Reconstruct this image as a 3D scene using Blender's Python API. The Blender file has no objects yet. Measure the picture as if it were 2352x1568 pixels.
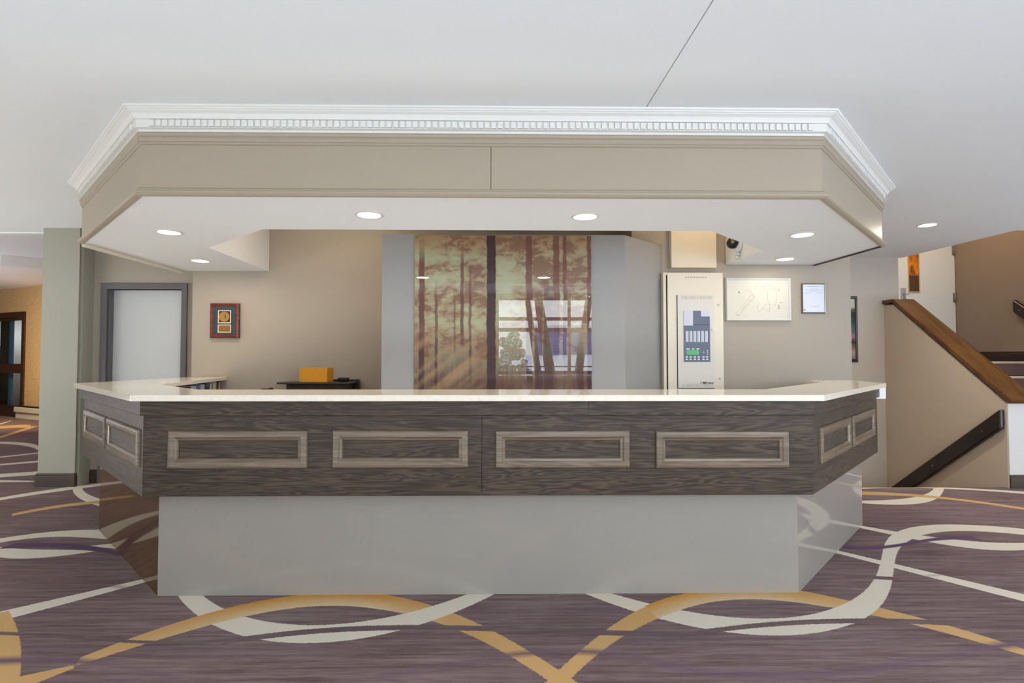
import bpy, bmesh, math, random
from mathutils import Vector, Matrix

random.seed(7)
scene = bpy.context.scene
COL = scene.collection
PI = math.pi

# ------------------------------------------------------------------ camera
camd = bpy.data.cameras.new('camera')
cam = bpy.data.objects.new('camera', camd)
COL.objects.link(cam)
camd.sensor_width = 36.0
camd.lens = 1234.82 / 2352 * 36.0
camd.shift_x = 32.27 / 2352
camd.clip_start = 0.05
_R = Vector((0.99990265, -0.01393658, 0.00068314))
_U = Vector((-0.00107704, -0.02827548, 0.99959959))
_F = Vector((0.01391169, 0.99950301, 0.02828773))
cam.matrix_world = Matrix(((_R.x, _U.x, -_F.x, 0), (_R.y, _U.y, -_F.y, 0), (_R.z, _U.z, -_F.z, 1.29), (0, 0, 0, 1)))
scene.camera = cam

# ------------------------------------------------------------------ view
vs = scene.view_settings
scene.display_settings.display_device = 'sRGB'
vs.view_transform = 'Standard'
vs.look = 'None'
vs.exposure = 0.65
vs.gamma = 1.0
vs.use_curve_mapping = False
scene.cycles.use_adaptive_sampling = True
scene.cycles.adaptive_threshold = 0.06
scene.cycles.adaptive_min_samples = 12
scene.cycles.max_bounces = 7
scene.cycles.diffuse_bounces = 4
scene.cycles.glossy_bounces = 3
scene.cycles.use_denoising = True
scene.cycles.sample_clamp_indirect = 8.0
scene.cycles.caustics_reflective = False
scene.cycles.caustics_refractive = False

CEIL = 2.58        # main ceiling
SOF = 2.138        # underside of the canopy


def lin(c):
    return tuple(((v / 255.0) / 12.92 if v / 255.0 <= 0.04045 else (((v / 255.0) + 0.055) / 1.055) ** 2.4) for v in c[:3]) + (1.0,)


# ------------------------------------------------------------------ small node language
class NT:
    def __init__(self, tree):
        self.t = tree
        self.n = tree.nodes
        self.l = tree.links

    def new(self, kind, **kw):
        nd = self.n.new(kind)
        for k, v in kw.items():
            setattr(nd, k, v)
        return nd

    def put(self, sock, v):
        if isinstance(v, bpy.types.NodeSocket):
            self.l.new(v, sock)
        elif v is not None:
            sock.default_value = v

    def m(self, op, a, b=None, c=None, clamp=False):
        nd = self.new('ShaderNodeMath', operation=op, use_clamp=clamp)
        self.put(nd.inputs[0], a)
        self.put(nd.inputs[1], b)
        if c is not None:
            self.put(nd.inputs[2], c)
        return nd.outputs[0]

    def mix(self, f, a, b, mode='MIX'):
        nd = self.new('ShaderNodeMix', data_type='RGBA', blend_type=mode, clamp_factor=True)
        self.put(nd.inputs[0], f)
        self.put(nd.inputs[6], a)
        self.put(nd.inputs[7], b)
        return nd.outputs[2]

    def coord(self, which='Object'):
        return self.new('ShaderNodeTexCoord').outputs[which]

    def pos(self):
        return self.new('ShaderNodeNewGeometry').outputs['Position']

    def mapping(self, v, loc=(0, 0, 0), rot=(0, 0, 0), sc=(1, 1, 1), kind='POINT'):
        nd = self.new('ShaderNodeMapping', vector_type=kind)
        self.put(nd.inputs['Vector'], v)
        nd.inputs['Location'].default_value = loc
        nd.inputs['Rotation'].default_value = rot
        nd.inputs['Scale'].default_value = sc
        return nd.outputs[0]

    def noise(self, v, scale=5, detail=2, rough=0.5, dist=0.0, out='Fac'):
        nd = self.new('ShaderNodeTexNoise')
        self.put(nd.inputs['Vector'], v)
        nd.inputs['Scale'].default_value = scale
        nd.inputs['Detail'].default_value = detail
        nd.inputs['Roughness'].default_value = rough
        nd.inputs['Distortion'].default_value = dist
        return nd.outputs[0 if out == 'Fac' else 1]

    def sep(self, v):
        nd = self.new('ShaderNodeSeparateXYZ')
        self.put(nd.inputs[0], v)
        return nd.outputs

    def ramp(self, f, stops, interp='LINEAR'):
        nd = self.new('ShaderNodeValToRGB')
        self.put(nd.inputs[0], f)
        cr = nd.color_ramp
        cr.interpolation = interp
        while len(cr.elements) < len(stops):
            cr.elements.new(0.5)
        for e, (p, c) in zip(cr.elements, stops):
            e.position = p
            e.color = c if len(c) == 4 else tuple(c) + (1,)
        return nd.outputs[0]

    def rng(self, v, a, b, c=0.0, d=1.0, smooth=False):
        nd = self.new('ShaderNodeMapRange', clamp=True)
        if smooth:
            nd.interpolation_type = 'SMOOTHSTEP'
        self.put(nd.inputs[0], v)
        for i, x in enumerate((a, b, c, d)):
            nd.inputs[i + 1].default_value = x
        return nd.outputs[0]

    def bump(self, h, strength=0.2, dist=0.01):
        nd = self.new('ShaderNodeBump')
        nd.inputs['Strength'].default_value = strength
        nd.inputs['Distance'].default_value = dist
        self.put(nd.inputs['Height'], h)
        return nd.outputs[0]


def material(name):
    m = bpy.data.materials.new(name)
    m.use_nodes = True
    t = NT(m.node_tree)
    b = [n for n in t.n if n.type == 'BSDF_PRINCIPLED'][0]
    return m, t, b


def simple(name, rgb, rough=0.5, metal=0.0, bump=0.0, bscale=200.0, var=0.03, coat=0.0, ior=1.45, emit=None, estr=0.0):
    """paint-like procedural material: base colour with a slight noise, optional orange-peel bump"""
    m, t, b = material(name)
    c = lin(rgb)
    n = t.noise(t.coord('Object'), 3.0, 3, 0.6)
    lo = tuple(x * (1 - var) for x in c[:3]) + (1,)
    hi = tuple(min(1, x * (1 + var)) for x in c[:3]) + (1,)
    t.put(b.inputs['Base Color'], t.mix(n, lo, hi))
    b.inputs['Roughness'].default_value = rough
    b.inputs['Metallic'].default_value = metal
    b.inputs['IOR'].default_value = ior
    if coat:
        b.inputs['Coat Weight'].default_value = coat
        b.inputs['Coat Roughness'].default_value = 0.05
    if bump:
        t.put(b.inputs['Normal'], t.bump(t.noise(t.coord('Object'), bscale, 2), bump, 0.002))
    if emit:
        b.inputs['Emission Color'].default_value = lin(emit)
        b.inputs['Emission Strength'].default_value = estr
    return m


# ------------------------------------------------------------------ mesh helpers
class MB:
    """collects shapes and links them as ONE mesh object"""

    def __init__(self):
        self.bm = bmesh.new()

    def box(self, x0, x1, y0, y1, z0, z1, bev=0.0, M=None, mat=0):
        b2 = bmesh.new()
        bmesh.ops.create_cube(b2, size=1.0)
        for v in b2.verts:
            v.co = Vector(((x0 + x1) / 2 + v.co.x * (x1 - x0), (y0 + y1) / 2 + v.co.y * (y1 - y0), (z0 + z1) / 2 + v.co.z * (z1 - z0)))
        if bev:
            bmesh.ops.bevel(b2, geom=b2.edges[:], offset=bev, segments=2, profile=0.6, affect='EDGES')
        self.add(b2, M, mat)
        return self

    def add(self, b2, M=None, mat=0):
        if M is not None:
            bmesh.ops.transform(b2, matrix=M, verts=b2.verts)
        vm = {}
        for v in b2.verts:
            vm[v] = self.bm.verts.new(v.co)
        for f in b2.faces:
            try:
                nf = self.bm.faces.new([vm[v] for v in f.verts])
                nf.material_index = mat
                nf.smooth = f.smooth
            except ValueError:
                pass
        b2.free()

    def cyl(self, c, r, h, axis='Z', seg=24, r2=None, M=None, mat=0, smooth=True):
        b2 = bmesh.new()
        bmesh.ops.create_cone(b2, cap_ends=True, segments=seg, radius1=r, radius2=r if r2 is None else r2, depth=h)
        for f in b2.faces:
            f.smooth = smooth and len(f.verts) == 4
        rot = Matrix.Identity(4)
        if axis == 'X':
            rot = Matrix.Rotation(PI / 2, 4, 'Y')
        elif axis == 'Y':
            rot = Matrix.Rotation(PI / 2, 4, 'X')
        T = Matrix.Translation(Vector(c)) @ rot
        if M is not None:
            T = M @ T
        self.add(b2, T, mat)
        return self

    def poly(self, pts, mat=0):
        vs_ = [self.bm.verts.new(Vector(p)) for p in pts]
        f = self.bm.faces.new(vs_)
        f.material_index = mat
        return self

    def prism(self, pts2, z0, z1, M=None, mat=0, bev=0.0):
        """extrude a plan polygon (x,y) between z0 and z1"""
        b2 = bmesh.new()
        lo = [b2.verts.new((p[0], p[1], z0)) for p in pts2]
        hi = [b2.verts.new((p[0], p[1], z1)) for p in pts2]
        b2.faces.new(lo)
        b2.faces.new(hi)
        k = len(pts2)
        for i in range(k):
            b2.faces.new((lo[i], lo[(i + 1) % k], hi[(i + 1) % k], hi[i]))
        bmesh.ops.recalc_face_normals(b2, faces=b2.faces)
        if bev:
            bmesh.ops.bevel(b2, geom=b2.edges[:], offset=bev, segments=2, profile=0.6, affect='EDGES')
        self.add(b2, M, mat)
        return self

    def sweep(self, path, prof, closed_prof=True, mat=0, i0=0, i1=None):
        """sweep profile [(outward, z)] along a plan polyline with mitred corners; outward = right-hand side of the path.
        i0..i1 limits the segments that are built (mitres still come from the whole path)."""
        n = len(path)
        offs = []
        for i in range(n):
            p = Vector(path[i])
            d0 = (p - Vector(path[i - 1])).normalized() if i > 0 else None
            d1 = (Vector(path[i + 1]) - p).normalized() if i < n - 1 else None
            n0 = Vector((d0.y, -d0.x)) if d0 else None
            n1 = Vector((d1.y, -d1.x)) if d1 else None
            if n0 is None:
                offs.append(n1)
            elif n1 is None:
                offs.append(n0)
            else:
                bsec = (n0 + n1).normalized()
                offs.append(bsec / max(0.2, bsec.dot(n0)))
        i1 = n - 1 if i1 is None else i1
        rings = []
        for i in range(i0, i1 + 1):
            rings.append([self.bm.verts.new((path[i][0] + offs[i].x * o, path[i][1] + offs[i].y * o, z)) for o, z in prof])
        k = len(prof)
        for a, b in zip(rings[:-1], rings[1:]):
            for j in range(k if closed_prof else k - 1):
                f = self.bm.faces.new((a[j], b[j], b[(j + 1) % k], a[(j + 1) % k]))
                f.material_index = mat
        if closed_prof:
            for ring in (rings[0], rings[-1]):
                try:
                    self.bm.faces.new(ring).material_index = mat
                except ValueError:
                    pass
        return self

    def build(self, name, mats, parent=None, smooth_angle=None, keep_normals=False):
        if not keep_normals:
            bmesh.ops.recalc_face_normals(self.bm, faces=self.bm.faces)
        me = bpy.data.meshes.new(name)
        self.bm.to_mesh(me)
        self.bm.free()
        if not isinstance(mats, (list, tuple)):
            mats = [mats]
        for m in mats:
            me.materials.append(m)
        o = bpy.data.objects.new(name, me)
        COL.objects.link(o)
        if parent is not None:
            o.parent = parent
            o.matrix_parent_inverse = parent.matrix_world.inverted() if False else Matrix.Identity(4)
            # parts are modelled in world coordinates: shift them into the parent's frame
            off = world_loc(parent)
            for v in me.vertices:
                v.co -= off
        return o


def world_loc(o):
    v = Vector((0, 0, 0))
    while o is not None:
        v += o.location
        o = o.parent
    return v


def tag(o, label, cat=None, group=None, kind=None):
    if label:
        o['label'] = label
    if cat:
        o['category'] = cat
    if group:
        o['group'] = group
    if kind:
        o['kind'] = kind
    return o


def thing(name, loc, label, cat, group=None):
    o = bpy.data.objects.new(name, None)
    o.empty_display_size = 0.1
    o.location = loc
    COL.objects.link(o)
    return tag(o, label, cat, group)


def struct(o, label=None):
    o['kind'] = 'structure'
    if label:
        o['label'] = label
        o['category'] = label.split()[-1] if False else STRUCT_CAT.get(o.name.split('.')[0].split('_')[0], 'wall')
    return o


STRUCT_CAT = {'wall': 'wall', 'floor': 'floor', 'ceiling': 'ceiling', 'window': 'window', 'door': 'door', 'baseboard': 'baseboard', 'trim': 'trim'}


def frame_mesh(name, mats, parent, x0, x1, z0, z1, yf, w, depth, inner_drop=0.006, bev=0.002):
    """mitred picture frame in the XZ plane facing -Y; yf = front plane"""
    mb = MB()
    o = [(x0, z0), (x1, z0), (x1, z1), (x0, z1)]
    i = [(x0 + w, z0 + w), (x1 - w, z0 + w), (x1 - w, z1 - w), (x0 + w, z1 - w)]
    m1 = [(a[0] + (b[0] - a[0]) * 0.25, a[1] + (b[1] - a[1]) * 0.25) for a, b in zip(o, i)]
    m2 = [(a[0] + (b[0] - a[0]) * 0.75, a[1] + (b[1] - a[1]) * 0.75) for a, b in zip(o, i)]
    loops = [[(p[0], yf + depth, p[1]) for p in o], [(p[0], yf + inner_drop * 0.6, p[1]) for p in o], [(p[0], yf, p[1]) for p in m1],
             [(p[0], yf + inner_drop * 0.3, p[1]) for p in m2], [(p[0], yf + inner_drop, p[1]) for p in i], [(p[0], yf + depth, p[1]) for p in i]]
    V = [[mb.bm.verts.new(p) for p in lp] for lp in loops]
    for a, b in zip(V, V[1:] + V[:1]):
        for j in range(4):
            mb.bm.faces.new((a[j], a[(j + 1) % 4], b[(j + 1) % 4], b[j]))
    return mb.build(name, mats, parent)

# ------------------------------------------------------------------ daylight and large lights
world = bpy.data.worlds.new('world')
scene.world = world
world.use_nodes = True
wt = NT(world.node_tree)
bg = [n for n in wt.n if n.type == 'BACKGROUND'][0]
_wz = wt.sep(wt.coord('Generated'))[2]
_sky = wt.mix(wt.rng(_wz, 0.0, 0.5), lin((244, 246, 250)), lin((226, 234, 250)))
_snow = wt.mix(wt.rng(_wz, -0.6, 0.0), lin((246, 246, 248)), lin((236, 240, 246)))
wt.put(bg.inputs['Color'], wt.mix(wt.rng(_wz, -0.01, 0.01), _snow, _sky))
bg.inputs['Strength'].default_value = 8.5

WIN = [(0.12, 4.60, 0.95, 2.50), (5.0, 9.0, 0.95, 2.50)]   # x0,x1,z0,z1 on the window wall y=-2
for i, (x0, x1, z0, z1) in enumerate(WIN):
    ld = bpy.data.lights.new('window_daylight', 'AREA')
    ld.shape = 'RECTANGLE'
    ld.size = x1 - x0
    ld.size_y = z1 - z0
    ld.cycles.is_portal = True
    lo = bpy.data.objects.new('window_daylight', ld)
    lo.location = ((x0 + x1) / 2, -2.12, (z0 + z1) / 2)
    lo.rotation_euler = (PI / 2, 0, 0)
    COL.objects.link(lo)


def area_lamp(name, loc, size, power, rgb, size_y=None, rot=(0, 0, 0), spread=PI):
    ld = bpy.data.lights.new(name, 'AREA')
    ld.shape = 'RECTANGLE' if size_y else 'DISK'
    ld.size = size
    if size_y:
        ld.size_y = size_y
    ld.energy = power
    ld.color = lin(rgb)[:3]
    ld.spread = spread
    lo = bpy.data.objects.new(name, ld)
    lo.location = loc
    lo.rotation_euler = rot
    COL.objects.link(lo)
    return lo


# upward fill lights added out of view, behind and beside the camera
area_lamp('lobby_fill_light', (-1.4, -0.8, 0.35), 6.0, 88, (236, 246, 255), size_y=1.2, rot=(PI - math.radians(14), 0, 0))
area_lamp('lobby_fill_light', (4.4, -0.8, 0.35), 4.5, 42, (236, 246, 255), size_y=1.2, rot=(PI - math.radians(14), 0, 0))
area_lamp('lobby_fill_light', (-7.2, 2.9, 0.35), 2.2, 130, (246, 246, 240), size_y=3.2, rot=(PI, math.radians(22), 0))
area_lamp('lobby_fill_light', (8.0, 2.6, 0.35), 2.2, 85, (236, 246, 255), size_y=3.2, rot=(PI, math.radians(-22), 0))


# ------------------------------------------------------------------ materials
M_ceiling = simple('ceiling_paint', (232, 235, 235), 0.75, var=0.01, bump=0.05, bscale=300)
M_soffit = simple('soffit_paint', (229, 232, 232), 0.7, var=0.01)
M_crown = simple('crown_white', (228, 226, 219), 0.4, var=0.005)
M_wall = simple('greige_wall', (168, 158, 144), 0.6, var=0.015, bump=0.06, bscale=350)
M_wall_grey = simple('grey_pilaster', (154, 153, 150), 0.55, var=0.015)
M_wall_brown = simple('taupe_stair_wall', (142, 126, 110), 0.6, var=0.02)
M_wall_white = simple('white_wall', (226, 225, 222), 0.6, var=0.01)
M_stairwall = simple('beige_stair_wall', (196, 182, 164), 0.6, var=0.02)
M_fascia = simple('greige_fascia', (166, 153, 133), 0.45, var=0.02)
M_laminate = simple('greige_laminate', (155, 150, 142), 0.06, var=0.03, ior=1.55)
M_laminate_brown = simple('taupe_brown_laminate', (86, 63, 36), 0.06, var=0.05, ior=1.55)  # browner tone for the left side of the desk base
M_base = simple('dark_baseboard', (70, 58, 48), 0.35, var=0.1)
M_cream = simple('cream_enamel', (222, 214, 194), 0.4, var=0.01)
M_cream2 = simple('cream_cover', (226, 216, 194), 0.5, var=0.01)
M_black = simple('black_plastic', (22, 21, 22), 0.35)
M_dark = simple('dark_gap', (30, 28, 26), 0.8)
M_white = simple('white_enamel', (232, 233, 234), 0.35, var=0.01)
M_steel = simple('satin_steel', (150, 146, 140), 0.3, metal=1.0)
M_doorleaf = simple('light_grey_door', (200, 202, 202), 0.45, var=0.01)
M_doorframe = simple('grey_metal_door_frame', (104, 100, 102), 0.3, var=0.05)
M_firedoor = simple('off_white_fire_door', (218, 222, 216), 0.45, var=0.01)
M_gdark = simple('dark_brown_door_wood', (66, 40, 26), 0.3, var=0.2)
M_blue = simple('blue_metal', (84, 132, 180), 0.4)
M_lampface = simple('lamp_diffuser', (255, 250, 240), 0.5, emit=(255, 246, 230), estr=7.0)
M_trimring = simple('lamp_trim_ring', (215, 210, 200), 0.35)


def glass_mat(name, rgb=(235, 240, 240), rough=0.0):
    m, t, b = material(name)
    t.n.remove(b)
    out = [n for n in t.n if n.type == 'OUTPUT_MATERIAL'][0]
    tr = t.new('ShaderNodeBsdfTransparent')
    tr.inputs[0].default_value = lin(rgb)
    gl = t.new('ShaderNodeBsdfGlossy')
    gl.inputs['Roughness'].default_value = rough
    fr = t.new('ShaderNodeFresnel')
    fr.inputs[0].default_value = 1.5
    mx = t.new('ShaderNodeMixShader')
    bf = t.new('ShaderNodeNewGeometry').outputs['Backfacing']
    t.put(mx.inputs[0], t.m('MULTIPLY', fr.outputs[0], t.m('SUBTRACT', 1.0, bf)))
    t.l.new(tr.outputs[0], mx.inputs[1])
    t.l.new(gl.outputs[0], mx.inputs[2])
    t.l.new(mx.outputs[0], out.inputs[0])
    return m


M_glass = glass_mat('clear_glass')


def wood_mat(name, c_dark, c_mid, c_light, rough=0.33, stretch=(1.1, 1.1, 17.0), fine=(5, 5, 330), fig=26.0, ior=1.5, spec=0.5):
    m, t, b = material(name)
    co = t.coord('Object')
    v = t.mapping(co, sc=stretch)
    n1 = t.noise(v, 1.0, 3, 0.55, 0.6)
    rings = t.m('FRACT', t.m('MULTIPLY', n1, fig * 0.5))
    tri = t.m('ABSOLUTE', t.m('SUBTRACT', t.m('MULTIPLY', rings, 2.0), 1.0))
    fn = t.noise(t.mapping(co, sc=fine), 1.0, 3, 0.7)
    big = t.noise(co, 1.3, 2, 0.5)
    f = t.m('ADD', t.m('MULTIPLY', tri, 0.42), t.m('ADD', t.m('MULTIPLY', fn, 0.5), t.m('MULTIPLY', big, 0.25)))
    t.put(b.inputs['Base Color'], t.ramp(f, [(0.22, lin(c_dark)), (0.52, lin(c_mid)), (0.85, lin(c_light))]))
    b.inputs['Roughness'].default_value = rough
    b.inputs['IOR'].default_value = ior
    b.inputs['Specular IOR Level'].default_value = spec
    t.put(b.inputs['Normal'], t.bump(fn, 0.12, 0.002))
    return m


M_wood = wood_mat('dark_stained_oak', (36, 26, 20), (60, 48, 38), (92, 77, 62), rough=0.4, spec=0.3)
M_mould = wood_mat('oak_moulding', (92, 78, 62), (110, 95, 77), (130, 113, 92), rough=0.28, fig=14)
M_cap = wood_mat('walnut_stair_cap', (44, 26, 15), (70, 44, 22), (104, 70, 33), rough=0.3, stretch=(9, 1.0, 1.0), fine=(280, 5, 5), fig=4)
M_rail = wood_mat('dark_handrail_wood', (20, 12, 9), (33, 22, 16), (46, 32, 24), rough=0.3, stretch=(14, 1.2, 3), fine=(280, 5, 60), fig=10)
M_stand = wood_mat('espresso_wood', (38, 30, 26), (56, 45, 38), (74, 62, 52), rough=0.35)
M_mahog = wood_mat('mahogany_frame', (72, 26, 18), (104, 44, 30), (132, 62, 42), rough=0.25)


def quartz():
    m, t, b = material('cream_quartz')
    co = t.coord('Object')
    n = t.noise(co, 60, 4, 0.7)
    n2 = t.noise(co, 3.0, 3, 0.5)
    t.put(b.inputs['Base Color'], t.mix(t.m('MULTIPLY', t.rng(n, 0.45, 0.75), 0.5), t.mix(n2, lin((242, 233, 213)), lin((245, 238, 224))), lin((226, 212, 186))))
    b.inputs['Roughness'].default_value = 0.1
    b.inputs['IOR'].default_value = 1.5
    return m


M_quartz = quartz()

# carpet ribbons on the floor: (colour, mx, my, angle, centre-line polynomial, half-width polynomial, u0, u1)
STROKES = [
    ('G', -0.101, 2.556, -0.6887, [0.0378, -0.0382, -0.2836, 0.112], [0.0548, -0.0369, 0.0359, -0.0012], -0.725, 0.999),
    ('G', 1.99, 2.688, -0.695, [0.0214, 0.0296, -0.29, -0.026], [0.0605, -0.0392, 0.0461, -0.1327], -0.51, 0.881),
    ('C', -0.84, 2.72, 0.0064, [-0.1666, -0.0078, 0.6591, -0.0156], [0.0837, 0.0145, -0.0139, -0.0182], -0.886, 0.966),
    ('C', 1.197, 2.715, -0.1636, [-0.1067, -0.0454, 0.5961, 0.1076], [0.083, 0.0068, -0.0159, 0.0348], -0.804, 0.629),
    ('C', 2.243, 3.124, 0.7726, [-0.0275, 0.0629, 0.1462, -0.1429], [0.0437, -0.033, 0.0358, 0.0183], -0.719, 0.735),
    ('C', 3.296, 3.924, 0.2382, [0.0999, 0.0574, -0.5759, -0.1158], [0.0745, 0.0221, 0.0212, 0.077], -0.627, 1.22),
    ('C', 3.166, 3.832, -0.4801, [-0.0562, -0.1193, 0.5366, 0.3656], [0.0806, 0.0765, -0.108, -0.1412], -1.025, 1.032),
    ('C', 2.552, 3.26, -0.885, [0.0002, 0.0028, 0.0, 0.0], [0.0466, 0.0316, 0.0, 0.0], -1.012, 0.995),
    ('C', 3.818, 4.916, -2.7445, [0.0872, 0.0039, -0.4886, -0.1636], [0.0784, 0.0527, -0.0947, -0.1459], -0.699, 0.96),
    ('C', 4.424, 5.22, -0.1555, [0.0599, -0.004, -0.2027, 0.0], [0.0304, 0.0229, 0.0369, 0.0], -1.078, 1.198),
    ('C', -3.124, 3.949, 0.19, [0.0492, -0.0474, -0.7594, 0.5395], [0.0727, 0.0693, 0.1091, -0.2889], -0.857, 0.61),
    ('C', -2.926, 3.622, 0.0049, [-0.0272, 0.0442, 0.4515, -0.5649], [0.0795, -0.0864, -0.4709, -0.1672], -0.701, 0.309),
    ('C', -2.65, 3.738, -0.0206, [0.0061, 0.0931, 0.0, 0.0], [0.0304, 0.3211, 0.0, 0.0], -0.077, 0.141),
    ('C', -2.208, 2.958, 0.7681, [-0.0017, -0.008, 0.0256, 0.0], [0.0508, -0.0584, -0.0079, 0.0], -0.815, 0.403),
    ('C', -3.685, 5.056, -0.7, [-0.0413, 0.0254, 0.25, 0.0], [0.0505, 0.0425, 0.0373, -0.0], -0.638, 0.661),
    ('C', -4.173, 5.265, 0.7762, [0.0258, 0.0274, -0.2325, 0.0], [0.0778, 0.0098, -0.0641, 0.0], -0.9, 0.841),
    ('C', -5.158, 5.998, 0.4009, [0.0003, -0.0001, 0.0, 0.0], [0.1107, 0.0077, 0.0, 0.0], -0.702, 0.497),
    ('C', -4.861, 5.667, -0.0114, [-0.0033, -0.0152, 0.0, 0.0], [0.0352, -0.0756, 0.0, 0.0], -0.759, 0.187),
    ('C', -5.695, 6.631, 0.6246, [0.0, -0.0, 0.0, 0.0], [0.0712, 0.0063, 0.0, 0.0], -0.687, 0.685),
    ('C', -6.151, 7.176, 0.9038, [-0.0001, -0.0057, 0.0, 0.0], [0.0573, 0.0025, 0.0, 0.0], -0.717, 0.202),
    ('C', -6.816, 7.942, -0.5251, [0.0702, 0.0155, -0.3003, 0.0], [0.0721, -0.0628, -0.0557, 0.0], -1.493, 0.988),
    ('O', -8.647, 9.995, -0.0581, [0.0599, -0.1007, -2.0515, 0.0], [0.2103, -0.6903, -0.436, 0.0], -1.254, 0.498),
    ('O', -8.071, 9.289, 1.9894, [-0.0009, -0.0014, 0.0, 0.0], [0.0522, 0.0051, 0.0, 0.0], -1.594, 0.876),
    ('C', -9.467, 10.657, 2.0215, [0.0027, -0.0017, 0.0, 0.0], [0.0319, -0.0238, 0.0, 0.0], -1.181, 0.344),
    ('G', -1.15, 2.728, 0.3722, [0.104, 0.0824, -0.5349, -0.1869], [0.0776, 0.0043, -0.0119, 0.0936], -0.697, 0.636),
    ('O', 0.645, 2.56, 0.725, [0.0311, 0.0292, -0.235, -0.0833], [0.0491, 0.0465, 0.0242, -0.0451], -1.085, 0.509),
    ('G', 1.264, 2.87, 0.1626, [0.0712, 0.0057, -0.6086, -0.1177], [0.0691, 0.0098, 0.0702, 0.078], -0.466, 0.469),
    ('O', 4.08, 4.864, -0.4948, [0.0714, -0.0073, -0.4042, 0.0], [0.0482, -0.0204, 0.045, 0.0], -1.004, 1.066),
    ('O', -2.201, 2.462, -0.8263, [0.0059, 0.0005, -0.0996, 0.0], [0.0763, 0.0172, -0.0301, 0.0], -0.416, 0.387),
    ('O', -1.786, 2.256, 0.658, [-0.0026, 0.0716, 0.0, 0.0], [0.0346, -0.2593, 0.0, 0.0], -0.404, 0.072),
    ('O', -3.7, 4.69, 0.7051, [0.0311, 0.0196, -0.7654, 0.0], [0.0538, 0.0168, -0.0242, 0.0], -0.293, 0.577),
    ('D', -1.618, 2.518, -0.0555, [-0.0227, -0.0415, 0.1651, 0.1912], [0.0156, 0.0017, 0.0081, 0.0037], -0.986, 0.563),
    ('D', -0.134, 2.555, 0.0202, [0.0436, -0.0748, -0.0785, 0.0672], [0.0266, -0.0003, 0.0003, -0.0008], -1.078, 1.196),
    ('D', 1.689, 2.591, 0.0281, [0.0507, 0.0025, -0.1477, 0.0077], [0.0253, 0.0053, -0.0005, -0.0001], -0.821, 1.187),
    ('P', -2.755, 3.684, -0.1814, [0.0285, -0.0747, -0.365, 0.0], [0.0424, -0.0392, 0.0026, 0.0], -0.548, 0.376),
    ('P', 2.835, 3.709, 0.1674, [-0.0102, 0.1568, 0.193, -0.634], [0.027, -0.0109, 0.0662, 0.0123], -0.456, 0.651),
    ('Q', 0.187, 2.321, 0.071, [0.0593, 0.0629, -0.3857, -0.2602], [0.0372, 0.0069, 0.0041, 0.0029], -0.674, 0.585),
    ('Q', 1.555, 2.298, 0.0762, [-0.0632, 0.1145, 0.1805, -0.1551], [0.039, -0.0093, 0.0167, 0.0037], -0.881, 1.424),
    ('Q', -1.726, 2.306, -0.1365, [0.0282, -0.007, -0.2734, 0.1169], [0.0373, -0.0227, 0.0156, 0.0003], -0.464, 0.504),
    ('M', -2.377, 3.166, -0.2895, [0.0036, 0.0007, -0.0154, 0.0], [0.032, -0.0043, -0.001, 0.0], -0.863, 0.611),
    ('D', 2.234, 3.158, -0.1718, [0.0011, -0.001, -0.1101, 0.0], [0.0272, 0.0023, 0.0133, 0.0], -0.144, 0.154),
    ('M', 2.487, 3.209, 0.1033, [-0.0507, 0.0264, 0.2875, -0.2127], [0.0246, -0.0137, 0.0159, 0.0028], -0.865, 1.186),
]



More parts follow.
